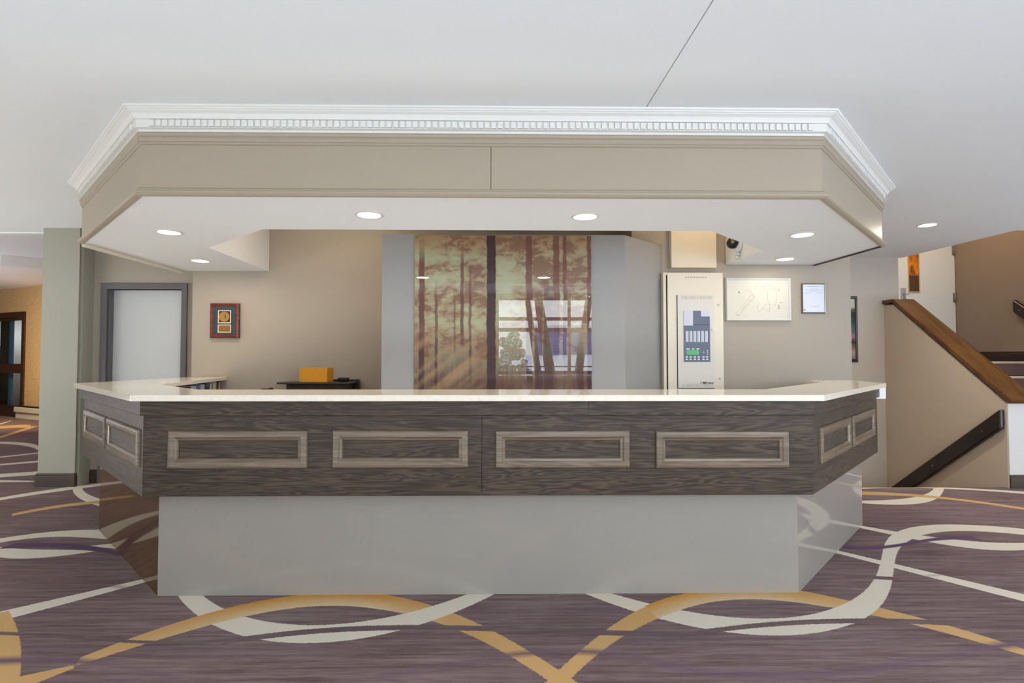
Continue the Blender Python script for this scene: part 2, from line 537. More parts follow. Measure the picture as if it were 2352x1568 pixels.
def carpet_mat(ribbons):
    m, t, b = material('patterned_carpet')
    P = t.pos()
    sx, sy, sz = t.sep(P)
    xy = t.new('ShaderNodeCombineXYZ')
    t.put(xy.inputs[0], sx)
    t.put(xy.inputs[1], sy)
    P2 = xy.outputs[0]
    # ground: streaky purple-brown pile
    st = t.noise(t.mapping(P2, sc=(1.6, 34, 1)), 1.0, 4, 0.65)
    st2 = t.noise(t.mapping(P2, sc=(9, 120, 1)), 1.0, 2, 0.6)
    big = t.noise(P2, 0.9, 2, 0.5)
    pile = t.noise(P2, 260, 2, 0.7)
    f = t.m('ADD', t.m('MULTIPLY', st, 0.55), t.m('ADD', t.m('MULTIPLY', st2, 0.25), t.m('MULTIPLY', big, 0.2)))
    base = t.ramp(f, [(0.34, lin((92, 72, 74))), (0.46, lin((118, 98, 98))), (0.56, lin((136, 117, 117))), (0.68, lin((156, 134, 128)))])
    base = t.mix(t.rng(t.noise(t.mapping(P2, sc=(1, 7, 1)), 0.8, 2), 0.55, 0.75, 0, 0.45), base, lin((112, 92, 106)))
    # dark rust scuffs woven in the pile
    sp = t.noise(t.mapping(P2, sc=(1, 2.2, 1)), 5.5, 4, 0.75)
    base = t.mix(t.rng(sp, 0.70, 0.74, 0, 0.7), base, lin((84, 48, 46)))
    col = base
    cream_n = t.noise(P2, 2.2, 2)
    cream = t.mix(cream_n, lin((222, 210, 186)), lin((226, 220, 208)))
    orange = t.mix(cream_n, lin((206, 160, 98)), lin((206, 172, 124)))
    gaps = {'D': lin((104, 88, 90)), 'P': lin((92, 66, 108)), 'Q': lin((112, 90, 110)), 'M': lin((124, 98, 98))}
    edge = t.m('MULTIPLY', t.m('SUBTRACT', t.noise(P2, 90, 1), 0.5), 0.012)
    for (c, mx, my, ang, cc, hh, u0, u1) in ribbons:
        q = t.mapping(P2, loc=(mx, my, 0), rot=(0, 0, ang), kind='TEXTURE')
        u, v, _ = t.sep(q)
        uc = t.m('MINIMUM', t.m('MAXIMUM', u, u0), u1)

        def poly(k):
            k = list(k)
            while len(k) > 1 and abs(k[-1]) < 1e-4:
                k.pop()
            r = k[-1]
            first = True
            for a in reversed(k[:-1]):
                if first:
                    r = t.m('MULTIPLY_ADD', uc, float(r), float(a))
                    first = False
                else:
                    r = t.m('MULTIPLY_ADD', r, uc, float(a))
            return r
        ctr = poly(cc)
        hw = poly(hh)
        dv = t.m('SUBTRACT', v, ctr)
        d = t.m('SUBTRACT', hw, t.m('ABSOLUTE', dv))
        du = t.m('SUBTRACT', (u1 - u0) / 2, t.m('ABSOLUTE', t.m('SUBTRACT', u, (u0 + u1) / 2)))
        d = t.m('ADD', t.m('MINIMUM', d, du), edge)
        soft = {'Q': 26.0, 'M': 30.0, 'P': 80.0}.get(c, 220.0)
        k = t.m('MULTIPLY', d, soft, clamp=True)
        if c == 'C':
            cl = cream
        elif c == 'O':
            cl = orange
        elif c == 'G':
            g = t.m('MULTIPLY_ADD', dv, 6.5, 0.62, clamp=True)
            g = t.m('ADD', g, t.m('MULTIPLY', t.m('SUBTRACT', t.noise(P2, 60, 2), 0.5), 0.5), clamp=True)
            cl = t.mix(g, lin((220, 202, 166)), lin((208, 148, 66)))
            cl = t.mix(t.rng(t.m('ABSOLUTE', t.m('SUBTRACT', sx, -0.90 if mx < 0.4 else 1.18)), 0.3, 0.75), cl, orange)
        else:
            cl = gaps[c]
            if c == 'M':
                k = t.m('MULTIPLY', k, 0.6)
            if c in 'DQP':
                cl = t.mix({'D': 0.5, 'Q': 0.5, 'P': 0.75}[c], base, cl)
        col = t.mix(k, col, cl)
    col = t.mix(t.rng(pile, 0.3, 0.7, 0.12, 0.0), col, lin((40, 30, 30)))
    t.put(b.inputs['Base Color'], col)
    b.inputs['Roughness'].default_value = 0.95
    b.inputs['Specular IOR Level'].default_value = 0.15
    t.put(b.inputs['Normal'], t.bump(pile, 0.35, 0.004))
    return m


M_carpet_stair = simple('stair_carpet', (112, 88, 84), 0.95, var=0.25)


def mural_mat(x0, x1, z0, z1):
    """sepia forest print behind glass: trunks, branches and sun rays"""
    m, t, b = material('forest_print')
    gx, gy, gz = t.sep(t.pos())
    u = t.m('MULTIPLY', t.m('SUBTRACT', gx, x0), 1 / (x1 - x0))
    v = t.m('MULTIPLY', t.m('SUBTRACT', gz, z0), 1 / (z1 - z0))
    cmb = t.new('ShaderNodeCombineXYZ')
    t.put(cmb.inputs[0], u)
    t.put(cmb.inputs[1], v)
    UV = cmb.outputs[0]
    sky = lin((164, 168, 134))
    ochre = lin((158, 120, 72))
    brown = lin((112, 66, 50))
    dark = lin((58, 28, 30))
    # glow: pale green in the middle, ochre at the rim, brown undergrowth
    col = t.mix(t.rng(v, 0.86, 1.02), sky, ochre)
    low = t.m('ADD', t.rng(v, 0.52, 0.12, 0, 0.9), t.m('MULTIPLY', t.m('SUBTRACT', t.noise(UV, 3.5, 3), 0.5), 0.5))
    col = t.mix(low, col, lin((88, 54, 42)))
    # foliage masses: ragged clumps hanging around the trunks
    clumps = [(0.13, 0.63, 0.12, 0.08), (0.18, 0.52, 0.10, 0.05), (0.04, 0.60, 0.08, 0.12), (0.32, 0.66, 0.14, 0.10), (0.38, 0.61, 0.08, 0.12), (0.36, 0.79, 0.12, 0.07), (0.10, 0.80, 0.16, 0.05),
              (0.28, 0.95, 0.20, 0.07), (0.47, 0.96, 0.14, 0.08), (0.60, 0.94, 0.16, 0.10), (0.72, 0.80, 0.14, 0.18), (0.83, 0.74, 0.16, 0.18), (0.94, 0.78, 0.13, 0.18), (0.64, 0.66, 0.09, 0.08), (0.88, 0.94, 0.12, 0.10),
              (0.05, 0.36, 0.14, 0.14), (0.22, 0.36, 0.20, 0.07), (0.38, 0.33, 0.10, 0.12), (0.80, 0.50, 0.30, 0.20)]
    fine = t.noise(t.mapping(UV, sc=(1.0, 1.6, 1)), 13.0, 7, 0.68, 0.4)
    coarse = t.noise(UV, 5.0, 3, 0.6)
    best = None
    for (cu, cv, ru, rv) in clumps:
        a_ = t.m('MULTIPLY', t.m('SUBTRACT', u, cu), 1 / ru)
        c_ = t.m('MULTIPLY', t.m('SUBTRACT', v, cv), 1 / rv)
        d_ = t.m('SQRT', t.m('MULTIPLY_ADD', a_, a_, t.m('MULTIPLY', c_, c_)))
        d_ = t.m('SUBTRACT', 1.25, d_)
        best = d_ if best is None else t.m('MAXIMUM', best, d_)
    best = t.m('MAXIMUM', t.m('MULTIPLY', best, 0.55), -0.25)
    tot = t.m('ADD', best, t.m('ADD', t.m('MULTIPLY', t.m('SUBTRACT', fine, 0.5), 2.6), t.m('MULTIPLY', t.m('SUBTRACT', coarse, 0.5), 1.1)))
    col = t.mix(t.m('MULTIPLY', t.rng(tot, -0.15, 0.35, smooth=True), 0.50), col, lin((150, 112, 80)))
    col = t.mix(t.m('MULTIPLY', t.rng(tot, 0.22, 0.62, smooth=True), 0.72), col, brown)
    # a few drooping limbs
    n2 = t.noise(t.mapping(UV, sc=(2.0, 9, 1)), 1.6, 4, 0.7, 0.8)
    br = t.rng(n2, 0.60, 0.68)
    br = t.m('MULTIPLY', br, t.m('MULTIPLY', t.rng(v, 0.30, 0.45), t.rng(v, 0.92, 0.75)))
    col = t.mix(t.m('MULTIPLY', br, 0.45), col, lin((104, 60, 48)))
    # undergrowth streaks
    n3 = t.noise(t.mapping(UV, sc=(34, 5, 1)), 1.0, 5, 0.7, 0.5)
    ug = t.m('MULTIPLY', t.rng(n3, 0.46, 0.6), t.rng(v, 0.36, 0.05))
    col = t.mix(t.m('MULTIPLY', ug, 0.75), col, lin((84, 42, 38)))
    # trunks (centre u, half width, v from, v to, strength, lean)
    trunks = [(0.040, 0.018, -0.1, 0.93, 0.95), (0.122, 0.011, 0.06, 0.68, 0.8), (0.160, 0.020, -0.1, 0.12, 0.7), (0.226, 0.008, 0.30, 0.68, 0.6),
              (0.268, 0.012, 0.34, 0.92, 0.85), (0.313, 0.010, 0.1, 0.80, 0.75), (0.283, 0.022, -0.1, 0.17, 0.55), (0.432, 0.028, -0.1, 1.1, 1.0), (0.23, 0.012, -0.1, 0.12, 0.5),
              (0.646, 0.020, 0.1, 1.1, 0.85), (0.700, 0.024, -0.1, 0.66, 0.75), (0.755, 0.030, -0.1, 0.70, 0.7), (0.800, 0.020, 0.25, 1.1, 0.85), (0.848, 0.013, 0.25, 1.1, 0.85), (0.935, 0.022, -0.1, 0.36, 0.6), (0.987, 0.014, -0.1, 1.1, 0.9)]
    wob = t.m('MULTIPLY', t.m('SUBTRACT', t.noise(t.mapping(UV, sc=(1, 6, 1)), 2.0, 3), 0.5), 0.02)
    uw = t.m('ADD', u, wob)
    shade = t.mix(t.rng(v, 0.75, 0.2), lin((104, 56, 44)), lin((54, 22, 28)))
    for (c, w, va, vb, s) in trunks:
        d = t.m('SUBTRACT', w, t.m('ABSOLUTE', t.m('SUBTRACT', uw, c)))
        k = t.m('MULTIPLY', t.m('MULTIPLY', d, 190.0, clamp=True), s)
        if va > 0:
            k = t.m('MULTIPLY', k, t.rng(v, va - 0.05, va + 0.04))
        if vb < 1:
            k = t.m('MULTIPLY', k, t.rng(v, vb + 0.06, vb - 0.1))
        col = t.mix(k, col, shade if w < 0.026 else lin((56, 24, 28)))
    # slanting sun rays from the upper right of the left half
    w_ = t.m('ADD', t.m('MULTIPLY', u, -0.86), v)      # constant along rays
    ray = t.noise(t.mapping(w_, sc=(1, 1, 1)), 7.0, 1)
    rk = t.m('MULTIPLY', t.rng(ray, 0.42, 0.62), t.m('MULTIPLY', t.rng(v, 0.50, 0.34), t.rng(u, 0.42, 0.30)))
    rk = t.m('MULTIPLY', rk, t.rng(v, -0.02, 0.14, 0.2, 1))
    col = t.mix(t.m('MULTIPLY', rk, 0.5), col, lin((176, 144, 104)))
    t.put(b.inputs['Base Color'], col)
    b.inputs['Roughness'].default_value = 0.6
    b.inputs['Coat Weight'].default_value = 1.0
    b.inputs['Coat Roughness'].default_value = 0.0
    b.inputs['Coat IOR'].default_value = 1.5
    return m


# ------------------------------------------------------------------ plan lines
YB = 2.9613
XL, XR = -1.7942, 1.6904           # front corners of the desk base
XCL, XCR = -1.7784, 1.7081         # front corners of the canopy (offset 0)


def plan(xl, xr, bl, br, yl, yr, y0=YB):
    """octagonal line: straight side, diagonal, front, diagonal, straight side; bl/br = x of the straight sides"""
    return [(bl, yl), (bl, y0 + (xl - bl)), (xl, y0), (xr, y0), (br, y0 + (br - xr)), (br, yr)]


CANOPY = plan(XCL, XCR, -2.912, 2.852, 5.348, 4.898)
DESK = plan(XL, XR, -2.912, 2.865, 5.20, 4.60)
DESKP = plan(XL, XR, -2.965, 2.915, 5.20, 4.56)

# ------------------------------------------------------------------ floor
# the carpet is laid in metre tiles of one mesh; each tile's material only evaluates the ribbons that cross it


def ribbon_hits(r, x0, x1, y0, y1):
    c, mx, my, ang, cc, hh, u0, u1 = r
    for k in range(81):
        u = u0 + (u1 - u0) * k / 80
        v = sum(a * u ** i for i, a in enumerate(cc))
        hw = abs(sum(a * u ** i for i, a in enumerate(hh))) + 0.08
        x = mx + u * math.cos(ang) - v * math.sin(ang)
        y = my + u * math.sin(ang) + v * math.cos(ang)
        if x0 - hw < x < x1 + hw and y0 - hw < y < y1 + hw:
            return True
    return False


def cuts(a, b, extra):
    s = sorted(set([a, b] + [e for e in extra if a < e < b] + [float(k) for k in range(math.ceil(a), math.floor(b) + 1)]))
    return list(zip(s[:-1], s[1:]))


mb = MB()
carpet_mats, carpet_index = [], {}
for (xa, xb) in cuts(-16.0, 10.0, (3.45, 5.11)):
    for (ya, yb) in cuts(-2.0, 14.0, (5.30, 6.9)):
        xm, ym = (xa + xb) / 2, (ya + yb) / 2
        if 3.45 < xm < 5.11 and 5.30 < ym < 6.9:
            continue                        # the stairwell
        key = tuple(i for i, r in enumerate(STROKES) if ribbon_hits(r, xa, xb, ya, yb))
        if key not in carpet_index:
            carpet_index[key] = len(carpet_mats)
            carpet_mats.append(carpet_mat([STROKES[i] for i in key]))
        mb.poly([(xa, ya, 0), (xb, ya, 0), (xb, yb, 0), (xa, yb, 0)], mat=carpet_index[key])
bmesh.ops.remove_doubles(mb.bm, verts=mb.bm.verts, dist=1e-5)
struct(mb.build('floor', carpet_mats, keep_normals=True), 'purple brown carpet with cream and orange ribbons')
mb = MB()
mb.box(3.40, 5.11, 5.30, 6.98, -2.4, -2.3)
struct(mb.build('floor_stairwell', M_carpet_stair), 'brown carpet at the foot of the sunken stairwell')

# ------------------------------------------------------------------ ceilings
mb = MB()
T = 0.12
SEAM = 0.805
holeL, holeR, hole0 = -2.30, 2.26, 3.45
for (x0, x1, y0, y1) in [(-16, SEAM - 0.003, -2.0, 3.2), (SEAM + 0.003, 10, -2.0, 3.2), (-16, holeL, 3.2, 5.62), (holeR, 5.35, 3.2, 6.9), (5.35, 10, 3.2, 5.37)]:
    mb.box(x0, x1, y0, y1, CEIL, CEIL + T)
mb.box(SEAM - 0.05, SEAM + 0.05, -2.0, 3.2, CEIL + 0.012, CEIL + T)
struct(mb.build('ceiling', M_ceiling), 'smooth white painted ceiling with one straight seam')
mb = MB()
mb.box(-4.3, 3.6, 3.2, 6.9, 2.95, 3.0)
struct(mb.build('ceiling_workspace', M_ceiling), 'higher ceiling hidden above the reception work area')
# corridor ceiling on the left: upper lavender-white field and a lower field beyond a skewed edge
mb = MB()
mb.box(-16, -4.2, 5.68, 14, 2.93, 3.0)
mb.box(-16, -4.2, 5.621, 5.68, 2.57, 2.95)
struct(mb.build('ceiling_corridor', M_ceiling), 'raised corridor ceiling beyond the left edge')
mb = MB()
mb.prism([(-16, 6.15), (-7.9, 8.75), (-7.0, 9.5), (-4.3, 11.6), (-4.3, 13.9), (-16, 13.9)], 2.76, 2.93)
struct(mb.build('ceiling_corridor_drop', simple('corridor_drop_paint', (238, 236, 230), 0.7)), 'lower white ceiling panel deep in the left corridor')
mb = MB()
mb.box(5.35, 10, 5.37, 8.2, 3.95, 4.05)
mb.box(5.27, 5.35, 5.37, 8.2, 2.70, 4.0)
mb.box(5.35, 10, 5.29, 5.37, 2.70, 4.0)
struct(mb.build('ceiling_stairs', M_wall_brown), 'high brown ceiling over the stairs')

# ------------------------------------------------------------------ walls
mb = MB()
mb.box(-2.95, 1.4, 5.35, 5.45, 0, 2.95)
struct(mb.build('wall_back', M_wall), 'greige wall behind the desk carrying the plaque')
mb = MB()
mb.prism([(1.30, 5.34), (1.30, 4.905), (3.325, 4.905), (3.325, 6.9), (3.20, 6.9), (3.20, 5.34)], 0, 2.95)
struct(mb.build('wall_right', M_wall), 'greige wall carrying the fire alarm cabinet')
mb = MB()
mb.box(-4.15, -3.95, 5.60, 5.72, 0, 2.72)
mb.box(-3.19, -2.95, 5.60, 5.72, 0, 2.72)
mb.box(-3.95, -3.19, 5.60, 5.72, 1.985, 2.72)
mb.box(-2.95, -2.86, 5.45, 5.72, 0, 2.95)
struct(mb.build('wall_alcove', M_wall), 'greige wall of the recess with the grey door')
mb = MB()
mb.box(-4.490, -4.13, 5.43, 6.6, 0, 2.93)
mb.box(-4.13, -4.10, 5.45, 5.62, 0, 2.6)
struct(mb.build('wall_left', simple('pillar_greige', (162, 160, 148), 0.6, var=0.01)), 'pale greige square pillar left of the desk')
mb = MB()
mb.box(3.325, 5.31, 6.9, 7.0, -2.3, 2.95)
mb.box(3.30, 3.42, 5.30, 6.95, -2.3, -0.001)
struct(mb.build('wall_recess', simple('recess_greige', (184, 175, 163), 0.6, var=0.01)), 'greige wall set back beside the stairs')
mb = MB()   # low wall of the stairs, side profile swept in x
prof = [(5.27, -2.3), (5.27, 0.835), (6.735, 1.955), (6.9, 1.955), (6.9, -2.3)]
b2 = [(y, z) for y, z in prof]
l_ = [mb.bm.verts.new((5.11, y, z)) for y, z in b2]
r_ = [mb.bm.verts.new((5.345, y, z)) for y, z in b2]
mb.bm.faces.new(l_)
mb.bm.faces.new(r_)
for i in range(5):
    mb.bm.faces.new((l_[i], l_[(i + 1) % 5], r_[(i + 1) % 5], r_[i]))
struct(mb.build('wall_stair', M_stairwall), 'beige sloping stair wall under the dark cap')
mb = MB()
mb.box(5.115, 5.340, 5.258, 5.272, 0.0, 0.83)
struct(mb.build('wall_stair_end', simple('stair_end_white', (208, 206, 202), 0.6, var=0.01)), 'white end face of the stair wall')
mb = MB()
mb.box(3.42, 5.11, 5.26, 5.298, -2.3, -0.004)
struct(mb.build('wall_well', M_stairwall), 'beige wall under the floor edge')
mb = MB()
mb.box(6.76, 6.90, 5.0, 8.0, 0, 4.0)
struct(mb.build('wall_stair_side', M_wall_brown), 'taupe wall right of the stairs')
mb = MB()
mb.box(5.2, 5.88, 7.75, 7.9, 0, 4.0)
mb.box(5.88, 6.76, 7.75, 7.9, 3.27, 4.0)
mb.box(5.20, 5.27, 7.0, 7.75, 0, 4.0)
struct(mb.build('wall_landing', M_wall_white), 'white wall around the fire door')
# outer shell
mb = MB()
mb.box(-16, 10, 14, 14.2, -0.1, 4.2)
mb.box(-16.2, -16, -2, 14, -0.1, 4.2)
mb.box(10, 10.2, -2, 14, -0.1, 4.2)
mb.box(6.9, 10, 7.0, 7.1, 0, 4.2)
struct(mb.build('wall_outer', M_wall), 'outer walls of the building')
mb = MB()
mb.box(-16.2, 10.2, -2.2, 14.2, 4.2, 4.3)
struct(mb.build('ceiling_roof', M_ceiling), 'roof slab over the building')
# window wall behind the camera
mb = MB()
xs = [-16] + sum([[w[0], w[1]] for w in sorted(WIN)], []) + [10]
for a, b_ in zip(xs[0::2], xs[1::2]):
    mb.box(a, b_, -2.12, -2.0, 0, 4.2)
for (x0, x1, z0, z1) in WIN:
    mb.box(x0, x1, -2.12, -2.0, 0, z0)
    mb.box(x0, x1, -2.12, -2.0, z1, 4.2)
struct(mb.build('wall_front', M_wall), 'greige window wall behind the camera')
M_winframe = simple('dark_window_frame', (58, 50, 44), 0.4)
for i, (x0, x1, z0, z1) in enumerate(WIN):
    mb = MB()
    for a in (x0, x1 - 0.05):
        mb.box(a, a + 0.05, -2.11, -2.03, z0, z1)
    mb.box(x0, x1, -2.11, -2.03, z0, z0 + 0.05)
    mb.box(x0, x1, -2.11, -2.03, z1 - 0.05, z1)
    mb.box(x0, x1, -2.10, -2.04, 2.03, 2.10)
    mb.box(x0, x1, -2.10, -2.04, 1.80, 1.88)
    k = max(1, int((x1 - x0) / 1.4))
    for j in range(1, k):
        xx = x0 + (x1 - x0) * j / k
        mb.box(xx - 0.03, xx + 0.03, -2.10, -2.04, z0, z1)
    w = struct(mb.build('window_%d' % (i + 1), M_winframe), 'dark framed lobby window behind the camera')
    mb = MB()
    mb.poly([(x0, -2.07, z0), (x1, -2.07, z0), (x1, -2.07, z1), (x0, -2.07, z1)])
    mb.build('pane', M_glass, w)

# wallpapered far wall of the left corridor (skewed), with the dark glazed door
def far_wall_frame():
    a = Vector((-10.75, 11.94))
    b = Vector((-9.15, 11.13))
    d = (b - a).normalized()
    n = Vector((d.y, -d.x))          # faces the camera
    return a, d, n


FA, FD, FN = far_wall_frame()
FWM = Matrix(((FD.x, -FN.x, 0, FA.x), (FD.y, -FN.y, 0, FA.y), (0, 0, 1, 0), (0, 0, 0, 1)))   # local x along wall, local -y toward camera


def far_u(px_tan):
    """distance along the wall where the line of sight x/y = px_tan meets it"""
    return (px_tan * FA.y - FA.x) / (FD.x - px_tan * FD.y)


m_, t_, b_ = material('cork_wallpaper')
_c = t_.coord('Object')
_n = t_.noise(t_.mapping(_c, sc=(1, 1, 0.5)), 60, 4, 0.7)
_n2 = t_.noise(t_.mapping(_c, sc=(30, 30, 3)), 1.0, 3)
t_.put(b_.inputs['Base Color'], t_.mix(t_.rng(_n, 0.48, 0.66), t_.mix(_n2, lin((226, 196, 142)), lin((214, 178, 124))), lin((178, 142, 102))))
b_.inputs['Roughness'].default_value = 0.6
M_paper = m_
DU0, DU1 = -1.15, far_u(-0.8546)      # door between these wall distances
mb = MB()
mb.box(-6, DU0, 0, 0.12, 0, 2.93, M=FWM)
mb.box(DU1, 4.4, 0, 0.12, 0, 2.93, M=FWM)
mb.box(DU0, DU1, 0, 0.12, 2.24, 2.93, M=FWM)
struct(mb.build('wall_corridor', M_paper), 'tan cork wallpaper wall at the end of the left corridor')
mb = MB()
mb.box(-4.45, -4.3, 6.6, 10.2, 0, 2.93)
struct(mb.build('wall_corridor_side', M_paper), 'side wall of the left corridor')
mb = MB()
mb.box(-9.0, 2.0, 1.5, 1.6, 0, 2.75, M=FWM)
struct(mb.build('wall_corridor_room', simple('grey_room', (150, 152, 156), 0.6)), 'grey wall of the room behind the glazed door')


def frame(name, mats, parent, x0, x1, z0, z1, yf, w, depth, M=None, steps=None, bev=0):
    """mitred moulding frame in the XZ plane facing -Y. steps = [(fraction across, y behind the front)]"""
    steps = steps or [(0, 0.6), (0.25, 0.0), (0.75, 0.15), (1, 0.5)]
    mb = MB()
    o = [(x0, z0), (x1, z0), (x1, z1), (x0, z1)]
    i = [(x0 + w, z0 + w), (x1 - w, z0 + w), (x1 - w, z1 - w), (x0 + w, z1 - w)]
    loops = [[(p[0], yf + depth, p[1]) for p in o]]
    for fr, dy in steps:
        loops.append([(a[0] + (b[0] - a[0]) * fr, yf + dy * depth, a[1] + (b[1] - a[1]) * fr) for a, b in zip(o, i)])
    loops.append([(p[0], yf + depth, p[1]) for p in i])
    V = [[mb.bm.verts.new(p) for p in lp] for lp in loops]
    for a, b in zip(V, V[1:] + V[:1]):
        for j in range(4):
            mb.bm.faces.new((a[j], a[(j + 1) % 4], b[(j + 1) % 4], b[j]))
    if M is not None:
        bmesh.ops.transform(mb.bm, matrix=M, verts=mb.bm.verts)
    return mb.build(name, mats, parent)


def text_mesh(name, body, mat, parent, x, z, yf, height, shear=0.0, depth=0.0006, align='LEFT'):
    cu = bpy.data.curves.new(name, 'FONT')
    cu.body = body
    cu.size = height
    cu.extrude = depth
    cu.shear = shear
    cu.align_x = align
    cu.offset = height * 0.02
    tmp = bpy.data.objects.new(name + '_tmp', cu)
    COL.objects.link(tmp)
    dg = bpy.context.evaluated_depsgraph_get()
    me = bpy.data.meshes.new_from_object(tmp.evaluated_get(dg))
    bpy.data.objects.remove(tmp)
    off = world_loc(parent)
    Mx = Matrix.Translation(Vector((x, yf, z)) - off) @ Matrix.Rotation(PI / 2, 4, 'X')
    me.transform(Mx)
    me.materials.clear()
    me.materials.append(mat)
    o = bpy.data.objects.new(name, me)
    COL.objects.link(o)
    o.parent = parent
    return o


# ================================================================== canopy over the desk
canopy = thing('reception_canopy', (0, 3.6, CEIL), 'greige canopy with white dentil crown hanging over the reception desk', 'canopy')
mb = MB()
mb.sweep(CANOPY, [(0.12, CEIL), (0.120, 2.463), (0.153, 2.463), (0.153, 2.478), (0.1745, 2.481), (0.1745, 2.484), (0.168, 2.4842), (0.168, 2.524), (0.181, 2.5245), (0.183, 2.534), (0.192, 2.548), (0.206, 2.555),
                  (0.210, 2.557), (0.210, 2.561), (0.218, 2.564), (0.220, 2.569), (0.227, 2.572), (0.230, CEIL)])
crown = mb.build('crown_moulding', M_crown, canopy)
for i in (1, 2, 3):
    mb = MB()
    a = Vector(CANOPY[i])
    b = Vector(CANOPY[i + 1])
    if i == 1:
        pass
    d = (b - a).normalized()
    n = Vector((d.y, -d.x))
    L = (b - a).length
    k = int(L / 0.0342)
    for j in range(k + 1):
        s = (L - k * 0.0342) / 2 + j * 0.0342
        c = a + d * s + n * 0.168
        M = Matrix(((d.x, -n.x, 0, c.x), (d.y, -n.y, 0, c.y), (0, 0, 1, 0), (0, 0, 0, 1)))
        mb.box(-0.0120, 0.0120, -0.0095, 0.004, 2.487, 2.521, M=M)
    mb.build('dentil_band', M_crown, crown)
mb = MB()
mb.sweep(CANOPY, [(0.12, 2.4629), (0.12, 2.401), (0.145, 2.401), (0.149, 2.405), (0.149, 2.414), (0.154, 2.417), (0.158, 2.424), (0.158, 2.436), (0.153, 2.438), (0.160, 2.446), (0.164, 2.455), (0.160, 2.4629)])
mb.build('upper_moulding', M_fascia, canopy)
SEAMC = 0.002
pathc = CANOPY[:3] + [(SEAMC - 0.0015, YB), (SEAMC + 0.0015, YB)] + CANOPY[3:]
for i0, i1 in ((0, 3), (4, 7)):
    mb = MB()
    mb.sweep(pathc, [(0.125, 2.4005), (0.125, 2.166), (0.143, 2.166), (0.143, 2.4005)], i0=i0, i1=i1)
    mb.build('fascia_panel', M_fascia, canopy)
mb = MB()
mb.sweep(CANOPY, [(0.10, 2.4005), (0.10, 2.16), (0.1245, 2.16), (0.1245, 2.4005)])
mb.build('fascia_backing', M_dark, canopy)
mb = MB()
mb.sweep(CANOPY, [(0.12, 2.1715), (0.12, 2.141), (0.135, 2.130), (0.152, 2.130), (0.163, 2.135), (0.169, 2.142), (0.170, 2.150), (0.166, 2.156), (0.158, 2.159), (0.158, 2.164), (0.150, 2.1715)])
mb.build('lower_moulding', M_fascia, canopy)


def off_path(path, o):
    """offset a plan polyline outward"""
    out = []
    n = len(path)
    for i in range(n):
        p = Vector(path[i])
        d0 = (p - Vector(path[i - 1])).normalized() if i > 0 else (Vector(path[1]) - p).normalized()
        d1 = (Vector(path[i + 1]) - p).normalized() if i < n - 1 else d0
        if i == 0:
            d0 = d1
        n0 = Vector((d0.y, -d0.x))
        n1 = Vector((d1.y, -d1.x))
        bs = (n0 + n1).normalized()
        q = p + bs * (o / bs.dot(n0))
        out.append((q.x, q.y))
    return out


INNER = [(-2.20, 5.348), (-2.20, 4.20), (-1.52, 3.585), (1.49, 3.585), (2.165, 4.235), (2.165, 4.898)]
mb = MB()
mb.prism(off_path(CANOPY, 0.1355) + INNER[::-1], SOF, SOF + 0.014)
mb.sweep(INNER, [(0.0, SOF + 0.014), (0.02, SOF + 0.014), (0.02, 2.95), (0.0, 2.95)])
mb.build('soffit', M_soffit, canopy)
mb = MB()
mb.box(-3.064, -3.040, 4.05, 5.34, 2.112, 2.137)
mb.build('edge_bead', M_cream, canopy)
mb = MB()
mb.box(2.975, 2.990, 4.05, 4.89, 2.127, 2.137)
mb.build('edge_bead', M_stand, canopy)


def downlight(x, y, z, label, power, group=None, r=0.085, rgb=(255, 238, 216)):
    t = thing('recessed_downlight', (x, y, z), label, 'ceiling light', group)
    mb = MB()
    N = 40
    prof_ = [(r, 0.0), (r - 0.003, -0.006), (r * 0.81, -0.007), (r * 0.79, -0.0005)]
    rings = [[mb.bm.verts.new((x + a * math.cos(2 * PI * k / N), y + a * math.sin(2 * PI * k / N), z + h)) for k in range(N)] for a, h in prof_]
    for a, b in zip(rings[:-1], rings[1:]):
        for k in range(N):
            f = mb.bm.faces.new((a[k], a[(k + 1) % N], b[(k + 1) % N], b[k]))
            f.smooth = True
    mb.build('trim_ring', M_trimring, t)
    mb = MB()
    mb.cyl((x, y, z - 0.0015), r * 0.79, 0.002, seg=40)
    mb.build('lens', M_lampface, t)
    lamp = area_lamp('downlight_bulb', (0, 0, -0.0045), r * 1.5, power, rgb)
    lamp.parent = t
    return t


LG = 'recessed downlights in the canopy soffit'
PW = 2.2
downlight(-0.724, 3.194, SOF, 'downlight in the canopy front, just left of above the forest picture', PW, LG)
downlight(0.570, 3.212, SOF, 'downlight in the canopy front, above the right half of the forest picture', PW, LG)
downlight(-2.188, 3.666, SOF, 'downlight at the front left corner of the canopy', PW, LG)
downlight(-2.565, 4.765, SOF, 'downlight at the rear left of the canopy, above the plaque', PW * 1.2, LG)
downlight(2.159, 3.670, SOF, 'downlight at the front right corner of the canopy', PW, LG)
downlight(2.545, 4.590, SOF, 'downlight at the rear right of the canopy, above the framed plan', PW * 0.5, LG)
downlight(4.263, 5.155, CEIL, 'downlight in the main ceiling near the stairs', 15.0)
area_lamp('workspace_lamp', (-1.4, 4.5, 2.93), 0.25, 5.0, (255, 222, 178))  # added warm fill, hidden above the work area
area_lamp('workspace_lamp', (1.85, 4.45, 2.93), 0.2, 2.2, (255, 214, 160))  # second added warm fill, in front of the conduit cover
_cl = area_lamp('corridor_lamp', (-7.9, 9.0, 2.1), 0.5, 20, (255, 226, 178), spread=math.radians(110))  # fill added to wash the cork wallpaper, no fixture there
_cl.rotation_euler = Vector((-1.6, 1.9, -1.5)).to_track_quat('-Z', 'Y').to_euler()
area_lamp('corridor_uplight', (-9.6, 7.6, 0.35), 1.5, 46, (240, 240, 255), size_y=2.0, rot=(PI, 0, 0))  # upward fill added outside the view for the corridor ceiling
